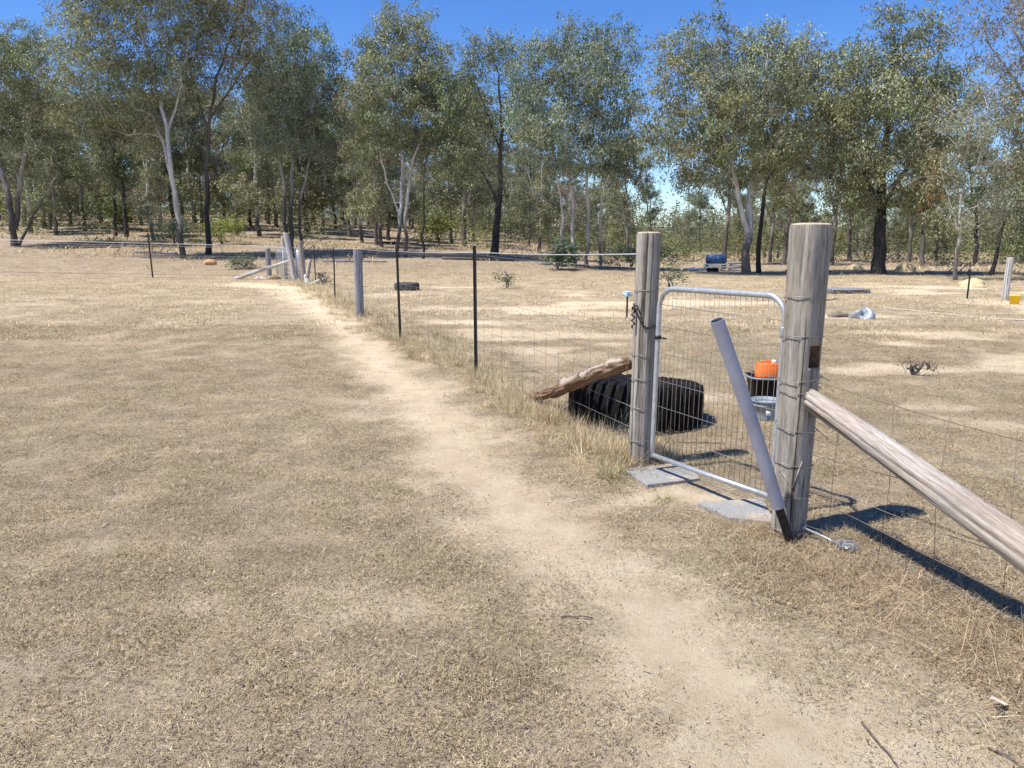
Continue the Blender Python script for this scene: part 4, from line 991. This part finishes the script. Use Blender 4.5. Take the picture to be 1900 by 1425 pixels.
def hero(px, py, Y, ell, trunks, label, ncl, leaves, tint, barkm, seed, zfree=False, lw=(.15, .052), dead=.05, droop=1.35, sub=13, sig=.42, rt=.0085):
    b = at(px, py, Y); b[2] = float(terrain(b[0], b[1])) - .05
    def W(x, y, dy=0.0): return at(x, y, Y + dy)
    rng = np.random.default_rng(seed + 100)
    E = []
    for i, e in enumerate(ell):
        x, y, rx, ry = e[:4]; s = Y / F_PX; dy = e[4] if len(e) > 4 else rng.uniform(-1, 1) * rx * s * .55
        E.append((W(x, y, dy), (rx * s, rx * s * .85, ry * s)))
    TR = []
    for pts, r0, r1 in trunks:
        P = [W(x, y, rng.uniform(-.3, .3) * i) for i, (x, y) in enumerate(pts)]
        if abs(pts[0][1] - py) < 14: P[0] = np.array([P[0][0], Y, float(terrain(P[0][0], Y)) - .05])
        TR.append((P, r0 * .78, r1 * .8))
    return grow(TR, E, int(ncl * (.95 if px > 900 else .8)), leaves * 3.5, lw[0], lw[1], tint, seed, barkm, 'gum_tree', label, b, rtip=rt, dead=dead, droop=droop, sub=sub, sig=sig, minspace=.9)
def dead_clump(px, py, Y):
    tr = [o for o in COL.objects if o.name.startswith('gum_tree') and 'crooked trunk' in o['label']][0]
    rng = np.random.default_rng(9); c = at(px, py, Y); n = 900
    q = c + rng.normal(0, 1, (n, 3)) * np.array([.33, .3, .85])
    V, f = leaf_cloud(q, .22, .03, rng, 3.0); mb = MB(); mb.addq(V, f)
    cols = np.tile(np.array([.20, .135, .045]), (n, 1)) * rng.uniform(.5, 1.4, (n, 1))
    mb.build('dead_foliage', M['leaf'], tr, smooth=False, cols=np.repeat(cols, 4, axis=0))
    b = at(1765, 330, 31.5); MB().tube([b, (b + c) / 2 + (0, 0, .5), c + (0, 0, .7), c - (0, 0, .6)], [.03, .025, .02, .008], 5).build('dead_branch', M['bark_pale'], tr)
def hero_trees():
    hero(25, 440, 47, [(0, 120, 80, 70), (80, 120, 65, 65), (20, 200, 90, 60), (95, 215, 60, 70), (-70, 150, 80, 90), (60, 280, 70, 40)],
         [([(25, 440), (15, 360), (-10, 260), (-20, 160)], .26, .10), ([(28, 425), (40, 330), (55, 220), (80, 130)], .20, .07), ([(30, 428), (75, 375), (110, 320)], .12, .04)],
         'many-stemmed gum with a low forked trunk standing past the end of the yard fence', 125, 135, OLIVE, 'bark_mid', 1, dead=.07)
    hero(340, 475, 41, [(170, 55, 65, 65), (245, 15, 80, 65), (335, 30, 70, 70), (190, 150, 75, 65), (300, 140, 75, 60), (140, 200, 55, 55), (240, 220, 70, 45), (250, -60, 120, 60)],
         [([(340, 475), (330, 400), (316, 310), (308, 230), (285, 140), (255, 30)], .20, .06), ([(318, 330), (300, 250), (250, 150)], .09, .03), ([(310, 250), (335, 170), (350, 60)], .09, .03)],
         'tall gum with a leaning white trunk behind the yard fence', 200, 105, OLIVE, 'bark_white', 2, dead=.08)
    hero(385, 468, 43, [(445, 60, 55, 60), (480, 20, 45, 50), (360, 110, 50, 50), (425, 135, 45, 35), (400, 20, 50, 45), (430, -30, 70, 50)],
         [([(386, 468), (385, 380), (384, 290), (388, 215), (405, 130), (440, 50)], .21, .05), ([(388, 225), (430, 160), (465, 110)], .09, .03), ([(386, 240), (360, 160), (350, 90)], .09, .03)],
         'tall gum with a slim straight dark trunk beside the orange dirt heap', 115, 85, GREY, 'bark_dark', 3, dead=.16)
    hero(540, 455, 46, [(540, 60, 45, 35), (500, 105, 50, 50), (565, 120, 50, 55), (597, 88, 20, 22), (545, 180, 75, 55), (495, 190, 40, 50), (600, 190, 38, 50), (520, 245, 55, 40), (585, 255, 45, 35)],
         [([(527, 455), (530, 380), (522, 300), (510, 200), (500, 110)], .17, .05), ([(541, 456), (540, 370), (545, 270), (550, 160), (545, 60)], .18, .04), ([(558, 452), (556, 380), (575, 290), (590, 180)], .13, .04)],
         'blue green gum with three close stems rising behind the corner posts', 125, 125, BLUEG, 'bark_mid', 4)
    hero(742, 470, 44, [(745, 68, 58, 40), (695, 120, 48, 45), (790, 115, 45, 45), (740, 165, 85, 60), (680, 205, 42, 55), (815, 205, 48, 55), (755, 245, 85, 40), (700, 275, 45, 35)],
         [([(737, 470), (742, 400), (748, 300), (735, 210), (740, 100)], .15, .04), ([(752, 472), (753, 410), (760, 320), (785, 230), (800, 130)], .15, .04), ([(742, 400), (715, 330), (695, 230)], .08, .03)],
         'broad gum on twin pale stems behind the grey timber post', 150, 135, OLIVE, 'bark_white', 5)
    hero(785, 476, 43, [(800, 170, 35, 40), (840, 220, 35, 45), (850, 165, 28, 35), (845, 290, 40, 35)], [([(785, 476), (785, 390), (788, 300), (810, 200)], .10, .03), ([(786, 340), (825, 310), (845, 270)], .05, .02)],
         'slim dark gum standing just beside the twin pale stems', 45, 120, DARKG, 'bark_dark', 6)
    hero(918, 460, 48, [(905, 100, 50, 35), (935, 120, 40, 35), (875, 165, 35, 38), (955, 170, 32, 40), (915, 215, 55, 35), (880, 270, 38, 35), (960, 245, 34, 35)],
         [([(917, 460), (925, 390), (930, 310), (933, 230), (925, 140)], .34, .06), ([(926, 385), (905, 330), (868, 292)], .13, .05), ([(931, 290), (905, 215), (885, 160)], .10, .03)],
         'gum with a thick black trunk and a dead pale side limb', 85, 85, OLIVE, 'bark_dark', 7)
    hero(1068, 495, 40, [(1050, 85, 55, 38), (1120, 90, 52, 40), (1005, 145, 52, 48), (1085, 150, 85, 60), (1148, 165, 38, 55), (1035, 225, 75, 52), (1120, 235, 65, 55), (985, 215, 35, 45), (1060, 290, 70, 35), (1140, 300, 45, 35)],
         [([(1068, 495), (1064, 410), (1058, 330), (1040, 220), (1050, 110)], .14, .04), ([(1090, 490), (1092, 400), (1090, 310), (1105, 200), (1120, 110)], .13, .04), ([(1042, 497), (1042, 400), (1030, 300), (1005, 170)], .11, .03), ([(1115, 489), (1114, 390), (1118, 300), (1145, 190)], .10, .03)],
         'wide rounded gum clump on four slender stems between black trunk and gate', 170, 130, BLUEG, 'bark_pale', 8)
    hero(1385, 508, 36.5, [(1335, 52, 32, 26), (1265, 105, 50, 42), (1345, 110, 62, 45), (1420, 105, 55, 42), (1240, 180, 45, 55), (1340, 195, 90, 65), (1430, 180, 55, 60), (1270, 265, 70, 45), (1385, 275, 80, 48), (1215, 250, 26, 35), (1330, 320, 80, 28), (1460, 250, 40, 60)],
         [([(1385, 508), (1386, 450), (1392, 415), (1395, 340), (1420, 220), (1425, 120)], .27, .06), ([(1388, 432), (1375, 395), (1365, 330), (1335, 220), (1335, 90)], .17, .05), ([(1368, 345), (1310, 280), (1255, 190)], .11, .03)],
         'large spreading gum with a white forked trunk beside the timber stack', 210, 130, OLIVE, 'bark_white', 9)
    hero(1408, 503, 39, [(1480, 105, 45, 38), (1530, 125, 42, 38), (1490, 180, 55, 55), (1535, 200, 45, 50), (1480, 275, 45, 45), (1440, 320, 40, 35), (1530, 280, 35, 40)],
         [([(1408, 503), (1410, 420), (1425, 320), (1460, 230), (1480, 140)], .16, .05), ([(1424, 330), (1480, 270), (1525, 190)], .09, .03)],
         'gum with a straight dark trunk close behind the white forked trunk', 90, 125, GREY, 'bark_dark', 10)
    hero(1630, 508, 36.5, [(1650, 40, 24, 30), (1700, 60, 42, 36), (1598, 130, 48, 42), (1675, 125, 68, 48), (1570, 205, 55, 55), (1650, 205, 80, 60), (1735, 165, 45, 60), (1560, 295, 50, 42), (1640, 300, 70, 45), (1715, 270, 50, 50), (1660, 370, 45, 30), (1575, 365, 40, 30), (1710, 350, 40, 40)],
         [([(1630, 508), (1632, 440), (1632, 375), (1640, 290), (1655, 180), (1660, 70)], .42, .06), ([(1632, 385), (1600, 320), (1580, 230), (1590, 140)], .17, .04), ([(1633, 395), (1665, 345), (1700, 280), (1725, 180)], .17, .04), ([(1632, 390), (1690, 310), (1675, 260)], .06, .03)],
         'massive gum with the thickest dark trunk beside the tall sand heap', 235, 130, OLIVE, 'bark_dark', 11)
    hero(1772, 525, 31, [(1790, 235, 45, 40), (1835, 190, 40, 50), (1755, 320, 38, 45), (1825, 300, 45, 50), (1780, 400, 35, 35), (1850, 380, 35, 40)],
         [([(1772, 525), (1776, 450), (1782, 380), (1795, 300), (1800, 220)], .11, .03), ([(1778, 430), (1765, 380), (1740, 300)], .05, .02), ([(1784, 375), (1815, 310), (1835, 200)], .06, .02)],
         'thin pale sapling gum with a crooked trunk behind the yellow sand heap', 60, 95, GREY, 'bark_pale', 12, dead=.12, lw=(.13, .042))
    dead_clump(1732, 345, 33.5)
    hero(1985, 530, 32, [(1810, 30, 35, 40), (1880, 40, 50, 45), (1850, 120, 45, 40), (1910, 130, 50, 50), (1890, 220, 45, 50), (1870, 300, 35, 40), (1980, 60, 80, 90), (2010, 200, 80, 90)],
         [([(1985, 530), (1975, 400), (1950, 280), (1925, 150), (1880, 50)], .24, .05), ([(1945, 260), (1890, 150), (1830, 85), (1825, 20)], .09, .03), ([(1960, 320), (2010, 180), (2000, 60)], .12, .04), ([(1950, 290), (1905, 230), (1870, 190)], .05, .02)],
         'loose brownish gum leaning in past the white paddock post', 95, 70, BROWN, 'bark_mid', 13, dead=.25, lw=(.13, .042))
    hero(1838, 512, 36, [(1895, 300, 45, 45), (1930, 340, 50, 50), (1890, 230, 40, 45), (1925, 430, 50, 40)], [([(1838, 512), (1855, 440), (1878, 370), (1900, 290)], .13, .04)],
         'leaning dark-stemmed gum beside the white paddock post', 55, 120, OLIVE, 'bark_dark', 14)
hero_trees()

# woodland behind: a few grown kinds, copied
def copy_tree(src, loc, rz, s, label, group):
    r = src.copy(); COL.objects.link(r); r.location = loc; r.rotation_euler = (0, 0, rz); r.scale = (s, s, s); r['label'] = label; r['group'] = group
    for ch in src.children:
        c = ch.copy(); COL.objects.link(c); c.parent = r
    return r
def generic(seed, H, kind):
    rng = np.random.default_rng(seed); b = np.array([0, 0, 0.0]); lean = rng.normal(0, .05, 2)
    top = np.array([lean[0] * H, lean[1] * H, H * .9])
    tr = [([b, top * .3 + rng.normal(0, .12, 3) * (1, 1, 0), top * .6 + rng.normal(0, .3, 3) * (1, 1, 0), top], .14 + .004 * H, .03)]
    for k in range(rng.integers(1, 3)):
        f = rng.uniform(.18, .45); a = rng.uniform(0, 6.28); q = top * f
        tr.append(([q, q + np.array([math.cos(a) * .9, math.sin(a) * .9, H * .18]), q + np.array([math.cos(a) * 1.9, math.sin(a) * 1.9, H * .42])], .07, .02))
    E = []
    for k in range(11):
        z = H * rng.uniform(.22, .93); a = rng.uniform(0, 6.28); rr = rng.uniform(0, 1.9) * (1.2 - .5 * z / H)
        E.append((np.array([lean[0] * z + rr * math.cos(a), lean[1] * z + rr * math.sin(a), z]), (rng.uniform(.9, 1.6), rng.uniform(.9, 1.6), rng.uniform(.7, 1.4))))
    tints = [OLIVE, GREY, DARKG, BROWN]; barks = ['bark_mid', 'bark_white', 'bark_dark', 'bark_pale']
    labs = ['olive woodland gum with a mid brown trunk in the trees behind', 'grey leaved woodland gum with a pale trunk in the trees behind', 'dark green woodland gum with a black trunk in the trees behind', 'thin brownish woodland gum with a pale grey trunk in the trees behind']
    return grow(tr, E, 62, 190 if kind != 3 else 110, .21, .07, tints[kind], seed, barks[kind], 'woodland_tree', labs[kind], b, group='woodland trees of kind ' + ['olive', 'grey', 'dark', 'brown'][kind], sub=7, rtip=.009, dead=.08 if kind != 3 else .25)
def woodland():
    rng = np.random.default_rng(77)
    gens = [generic(200 + i, h, k) for i, (h, k) in enumerate(((15, 0), (14, 1), (16, 2), (13, 3), (14.5, 0), (15.5, 1)))]
    spots = []
    # told-apart trunks between the front trees (pixel column, distance)
    for px, Y in ((60, 58), (95, 62), (106, 56), (135, 66), (160, 60), (215, 56), (236, 55), (286, 52), (265, 70), (300, 62), (190, 75), (420, 66), (440, 60), (465, 70), (482, 58), (500, 78), (600, 66), (625, 72),
                  (650, 62), (672, 56), (698, 54), (708, 52), (722, 60), (812, 66), (838, 60), (862, 56), (880, 68), (980, 64), (1000, 56), (1020, 70), (1150, 62), (1165, 52), (1210, 110), (1300, 105), (1345, 52), (1430, 56), (1455, 50), (1480, 60), (1545, 54), (1580, 58), (1690, 52), (1715, 48), (1740, 56), (1815, 52), (1900, 60), (1940, 48)):
        spots.append((px, Y, rng.uniform(.62, .9)))
    for k in range(200):
        px = rng.uniform(-150, 2050); Y = rng.uniform(62, 135)
        if 1165 < px < 1370:
            if k % 2: spots.append((px, rng.uniform(75, 130), rng.uniform(.38, .55)))
            continue
        if 1490 < px < 1560 and Y < 90: continue
        spots.append((px, Y, rng.uniform(.65, .95) if px < 1170 else rng.uniform(.5, .72)))
    used = set()
    marks = ((25, 'the many-stemmed gum'), (170, 'the yellow green shrub'), (340, 'the leaning white trunk'), (440, 'the slim straight dark trunk'), (540, 'the three close stems'), (640, 'the low tin shed'), (742, 'the twin pale stems'), (918, 'the thick black trunk'), (1068, 'the four slender stems'), (1200, 'the chained gate post'), (1385, 'the white forked trunk'), (1500, 'the mortised gate post'), (1630, 'the thickest dark trunk'), (1772, 'the crooked pale sapling'), (1864, 'the white paddock post'))
    looks = [('olive gum with mid brown trunk', 'olive gums'), ('grey leaved gum with pale trunk', 'grey gums'), ('dark green gum with black trunk', 'dark gums'), ('thin brownish gum with grey trunk', 'brown gums'), ('forked olive gum with brown trunk', 'forked olive gums'), ('tall grey gum with pale trunk', 'tall grey gums')]
    for px, Y, s in spots:
        k = int(rng.integers(0, 6)); p = at(px, 450, Y); x, y = float(p[0]), float(p[1])
        z = float(terrain(x, y)) - .05
        mk = min(marks, key=lambda q: abs(q[0] - px))[1]; dep = 'close' if Y < 66 else ('deeper' if Y < 95 else 'far'); lab = looks[k][0] + ', ' + dep + ' in the wood behind ' + mk; grp = looks[k][1] + ' ' + dep + ' behind ' + mk
        if k not in used:
            used.add(k); g = gens[k]; g.location = (x, y, z); g.rotation_euler = (0, 0, rng.uniform(0, 6.28)); g.scale = (s, s, s); g['label'] = lab; g['group'] = grp
        else: copy_tree(gens[k], (x, y, z), rng.uniform(0, 6.28), s, lab, grp)
woodland()
def bush(px, py, Y, w, h, tint, seed, label, leaves=110, ncl=22, lw=(.13, .045), name='shrub', group=None, droop=.3, dead=.05):
    b = at(px, py, Y); b[2] = float(terrain(b[0], b[1])) - .02; rng = np.random.default_rng(seed)
    E = [(b + np.array([rng.uniform(-.45, .45) * w, rng.uniform(-.3, .3) * w, h * rng.uniform(.35, .75)]), (w * .32, w * .32, h * .28)) for k in range(5)]
    tr = [([b, b + np.array([rng.normal(0, .1) * w, rng.normal(0, .1) * w, h * .3]), b + np.array([rng.normal(0, .25) * w, rng.normal(0, .2) * w, h * .75])], .02 + .012 * h, .008) for k in range(3)]
    sg = min(.34, .16 * (w + h) / 2 + .04)
    return grow(tr, E, ncl, leaves, lw[0], lw[1], tint, seed, 'bark_mid', name, label, b, cat='shrub', group=group, sub=5, rtip=.004, sig=sg, droop=droop, minspace=.05, dead=dead)
def bushes():
    bush(412, 452, 50, 2.0, 1.9, LIME, 301, 'lime green wattle shrub behind the yard fence beside the slim dark trunk', 130, 30)
    bush(322, 452, 49, 2.4, 1.7, DARKG, 302, 'dark green shrub behind the leaning white trunk', 130, 30)
    bush(230, 440, 62, 3.2, 3.2, LIME, 303, 'tall yellow green shrub among trunks left of the leaning white trunk', 120, 34, (.2, .07))
    bush(815, 450, 60, 2.4, 2.4, LIME, 304, 'bright green shrub between the twin pale stems and the black trunk', 120, 30, (.18, .06))
    bush(1035, 492, 38, 1.0, 1.7, (.10, .15, .095), 305, 'blue green gum sapling at the foot of the four slender stems', 80, 22, (.15, .07))
    bush(1170, 488, 42, 3.2, 1.2, DARKG, 306, 'low dark shrub behind the top of the chained gate post', 120, 26)
    bush(940, 536, 25.5, .40, .55, (.22, .24, .16), 307, 'small leafy seedling alone in the open paddock', 22, 12, (.09, .04))
    bush(1243, 530, 24, .70, .9, (.26, .26, .17), 308, 'pale leafy seedling just behind the gate top rail', 24, 14, (.10, .045))
    bush(600, 523, 27.0, .5, .5, (.12, .12, .07), 309, 'scrubby weed below the far end of the picket fence', 22, 12, (.08, .03))
    bush(455, 492, 37, 1.3, .55, DARKG, 310, 'low dark weed patch behind the thin brace pole', 60, 18, (.11, .04))
    bush(1695, 690, 8.9, .30, .16, (.16, .10, .06), 311, 'little dry brown weed on the bare paddock right of the gate', 6, 12, (.03, .008), dead=.8)
    # untold understorey between the trunks
    rng = np.random.default_rng(5); mb = MB(); C = []; cols = []
    for k in range(900):
        px = rng.uniform(-120, 2020); Y = rng.uniform(52, 125); p = at(px, 450, Y); z = float(terrain(p[0], p[1]))
        w = rng.uniform(1.3, 3.6); h = w * rng.uniform(.7, 1.5); n = 200
        if 1200 < px < 1350: h *= .7
        if 615 < px < 775 and Y < 92: continue
        c = rng.normal(0, 1, (n, 3)) * np.array([w * .42, w * .42, h * .36]) + np.array([p[0], p[1], z + h * .55]); c[:, 2] = np.maximum(c[:, 2], z + .1)
        t = np.array([OLIVE, DARKG, BROWN, GREY, LIME][rng.choice(5, p=[.28, .34, .24, .08, .06])]); C.append(c); cols.append(np.tile(t * np.array([.72, .70, .54]) * rng.uniform(.7, 1.15), (n, 1)) * rng.uniform(.75, 1.3, (n, 1)))
    C = np.concatenate(C); V, q = leaf_cloud(C, .21, .075, rng, .6); mb.addq(V, q)
    o = mb.build('understorey', M['leaf'], smooth=False, cols=np.repeat(np.concatenate(cols), 4, axis=0)); tag(o, 'tangled low scrub between the woodland trunks', 'scrub', kind='stuff')
    # far wood reading as one mass
    mb = MB(); C = []; cols = []; wood = MB()
    for k in range(640):
        px = rng.uniform(-500, 2400); Y = rng.uniform(130, 250); p = at(px, 450, Y); z = float(terrain(p[0], p[1])); H = rng.uniform(9, 15) if px < 1150 else rng.uniform(6, 10)
        n = 190; c = rng.normal(0, 1, (n, 3)) * np.array([2.3, 2.3, H * .27]) + np.array([p[0], p[1], z + H * .48]); c[:, 2] = np.maximum(c[:, 2], z + .5)
        t = np.array([OLIVE, DARKG, GREY][rng.integers(3)]); C.append(c); cols.append(np.tile(t * rng.uniform(.8, 1.2), (n, 1)) * rng.uniform(.8, 1.25, (n, 1)))
        mb.tube([(p[0], p[1], z - .3), (p[0] + rng.normal(0, .3), p[1], z + H * .5), (p[0] + rng.normal(0, .6), p[1], z + H * .9)], [.2, .15, .05], 5)
        cols_t = np.tile(np.array([.16, .135, .115]) * rng.uniform(.5, 1.5), (15, 1)); cols.append(('t', cols_t))
    tc = np.concatenate([c[1] for c in cols if isinstance(c, tuple)]); lcx = np.concatenate([c for c in cols if not isinstance(c, tuple)])
    V, q = leaf_cloud(np.concatenate(C), .6, .24, rng, .5); mb.addq(V, q)
    o = mb.build('distant_wood', M['leaf'], smooth=False, cols=np.concatenate([tc, np.repeat(lcx, 4, axis=0)])); tag(o, 'far wood of gums closing the view behind the trees', 'wood', kind='stuff')
bushes()

def fallen():
    for i, (px, Y, L, ang, r, lab) in enumerate(((600, 40, 3.2, .12, .09, 'dark fallen limb behind the picket fence near the corner posts'), (820, 43, 4.0, -.08, .10, 'long fallen limb between the twin pale stems and the thick black trunk'), (1000, 41, 2.6, .2, .08, 'fallen limb beside the blue green sapling'),
            (110, 46, 3.5, .1, .11, 'fallen limb behind the yard fence beside the many-stemmed gum'), (250, 44, 2.8, -.25, .08, 'fallen limb behind the yard fence before the leaning white trunk'), (1460, 39, 2.4, .1, .08, 'fallen limb right of the white forked trunk'), (1720, 38, 2.6, -.15, .08, 'fallen limb between the thickest dark trunk and the crooked sapling'), (700, 56, 3.0, .3, .1, 'fallen limb in front of the low tin shed'), (520, 47, 2.4, -.1, .09, 'fallen limb behind the corner posts'))):
        p = at(px, 470, Y); z0 = float(terrain(p[0], p[1])); d = np.array([math.cos(ang), math.sin(ang)]) * L; e = p[:2] + d; z1 = float(terrain(e[0], e[1]))
        t = thing('fallen_limb', (p[0], p[1], z0), lab, 'limb')
        rough_log('limb_shaft', (p[0], p[1], z0 + r * .7), (e[0], e[1], z1 + r * .6), r, r * .5, 80 + i, M['twig' if i % 2 else 'greypost'], t, n=10, seg=14)
        for k, f in enumerate((.4, .6, .75)):
            q = np.array([p[0] + d[0] * f, p[1] + d[1] * f, z0 + (z1 - z0) * f + r]); MB().tube([q, q + (.2, -.2 + .2 * k, .25), q + (.55, -.35 + .3 * k, .4 + .1 * k)], [.03, .022, .01], 5).build('branch', M['twig'], t)
fallen()
def shed():
    Y = 88.0; p = at(700, 430, Y); p[2] = float(terrain(p[0], p[1]))
    t = thing('farm_shed', p, 'low tin shed with a dark open bay half hidden among the trunks', 'shed')
    W, D, H = 5.4, 3.0, 2.3
    MB().box(p + np.array([-1.3, D / 2, H / 2]), (2.8, .08, H)).build('wall', M['tin'], t, smooth=False)
    MB().box(p + np.array([-W / 2, 0, H / 2]), (.08, D, H)).build('wall', M['tin'], t, smooth=False)
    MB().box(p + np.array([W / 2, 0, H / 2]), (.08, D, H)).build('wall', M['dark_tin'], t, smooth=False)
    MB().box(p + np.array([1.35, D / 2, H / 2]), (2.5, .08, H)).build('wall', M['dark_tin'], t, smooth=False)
    MB().box(p + np.array([-1.6, -D / 2, H / 2]), (2.1, .08, H)).build('front_wall', M['tin'], t, smooth=False)
    MB().box(p + np.array([0, 0, H + .12]), (W + .5, D + .6, .10), 0, 0, ('x', .07)).build('roof', M['tin'], t, smooth=False)
    for x in (-.5, 1.1, 2.6): MB().tube([p + (x, -D / 2, -.2), p + (x, -D / 2, H)], .07, 8).build('pole', M['whitepost'], t)
    q = p + np.array([-5.2, -.5, 0]); q[2] = float(terrain(q[0], q[1])); t = thing('water_tank', q, 'pale round water tank standing beside the low tin shed', 'tank')
    ts = MB().lathe([(0, -.1), (.95, -.1), (.95, .55), (.97, .57), (.95, .6), (.95, 1.2), (.97, 1.22), (.95, 1.25), (.95, 1.85), (.9, 1.92), (.3, 2.05), (0, 2.06)], q, 28).build('tank_shell', M['tin'], t)
    MB().lathe([(.22, 0), (.22, .1), (0, .12)], q + (0, 0, 2.03), 14).build('lid', M['white'], ts)
shed()

# ------------------------------------------------------------------ fallen sticks and leaves
def litter():
    def stick(px0, py0, px1, py1, r, lab, m='twig', bend=.02, name='fallen_stick'):
        a, b = at(px0, py0), at(px1, py1); P = []
        for i, s in enumerate(np.linspace(0, 1, 9)):
            p = a + (b - a) * s; L = np.linalg.norm(b - a); n = np.array([-(b - a)[1], (b - a)[0]]) / L
            p[:2] += n * bend * L * 5 * math.sin(s * 4.4) * .12; P.append([p[0], p[1], gz(p[0], p[1]) + r * .8 + .004 + .003 * math.sin(s * math.pi)])
        o = MB().tube(P, np.linspace(r, r * .5, 9), 6).build(name, M[m], origin=P[0]); tag(o, lab, 'stick')
    stick(1600, 1338, 1672, 1424, .0045, 'long thin stick lying on the bare dirt of the path')
    stick(1835, 1380, 1898, 1420, .004, 'short thin stick lying near the small pale leaf')
    stick(190, 980, 212, 966, .004, 'short bleached stick alone on the open lawn', 'paletwig')
    stick(1040, 1146, 1100, 1144, .004, 'dark stick on the grass beside the bend of the path')
    stick(1430, 1115, 1700, 1190, .003, 'long thin dry stem lying before the twiggy grass', 'twig')
    stick(1260, 822, 1342, 826, .006, 'dark crooked stick on the ground inside the gate')
    stick(1455, 905, 1590, 945, .006, 'dark bent stick lying behind the mortised gate post', 'twig', .05)
    stick(1620, 950, 1840, 1010, .006, 'dead grey branch on the ground behind the brace log', 'twig', .04)
    p = at(1853, 1308); z = gz(p[0], p[1]); mb = MB(); V = []
    for s in np.linspace(0, 1, 7):
        w = .018 * math.sin(math.pi * min(1, s * .94 + .04)) + .001
        for j in (-1, 0, 1): V.append((p[0] + (s - .5) * .06, p[1] + j * w, z + .022 + .010 * math.cos(3 * s) + (.006 if j else 0)))
    mb.addq(np.array(V), np.array([(i * 3 + j, i * 3 + j + 1, i * 3 + j + 4, i * 3 + j + 3) for i in range(6) for j in range(2)]))
    tag(mb.build('fallen_leaf', simple('pale_leaf', (.62, .52, .47), .8, var=.15, scale=40), origin=(p[0], p[1], z)), 'small pale curled leaf lying on the dry grass', 'leaf')
litter()
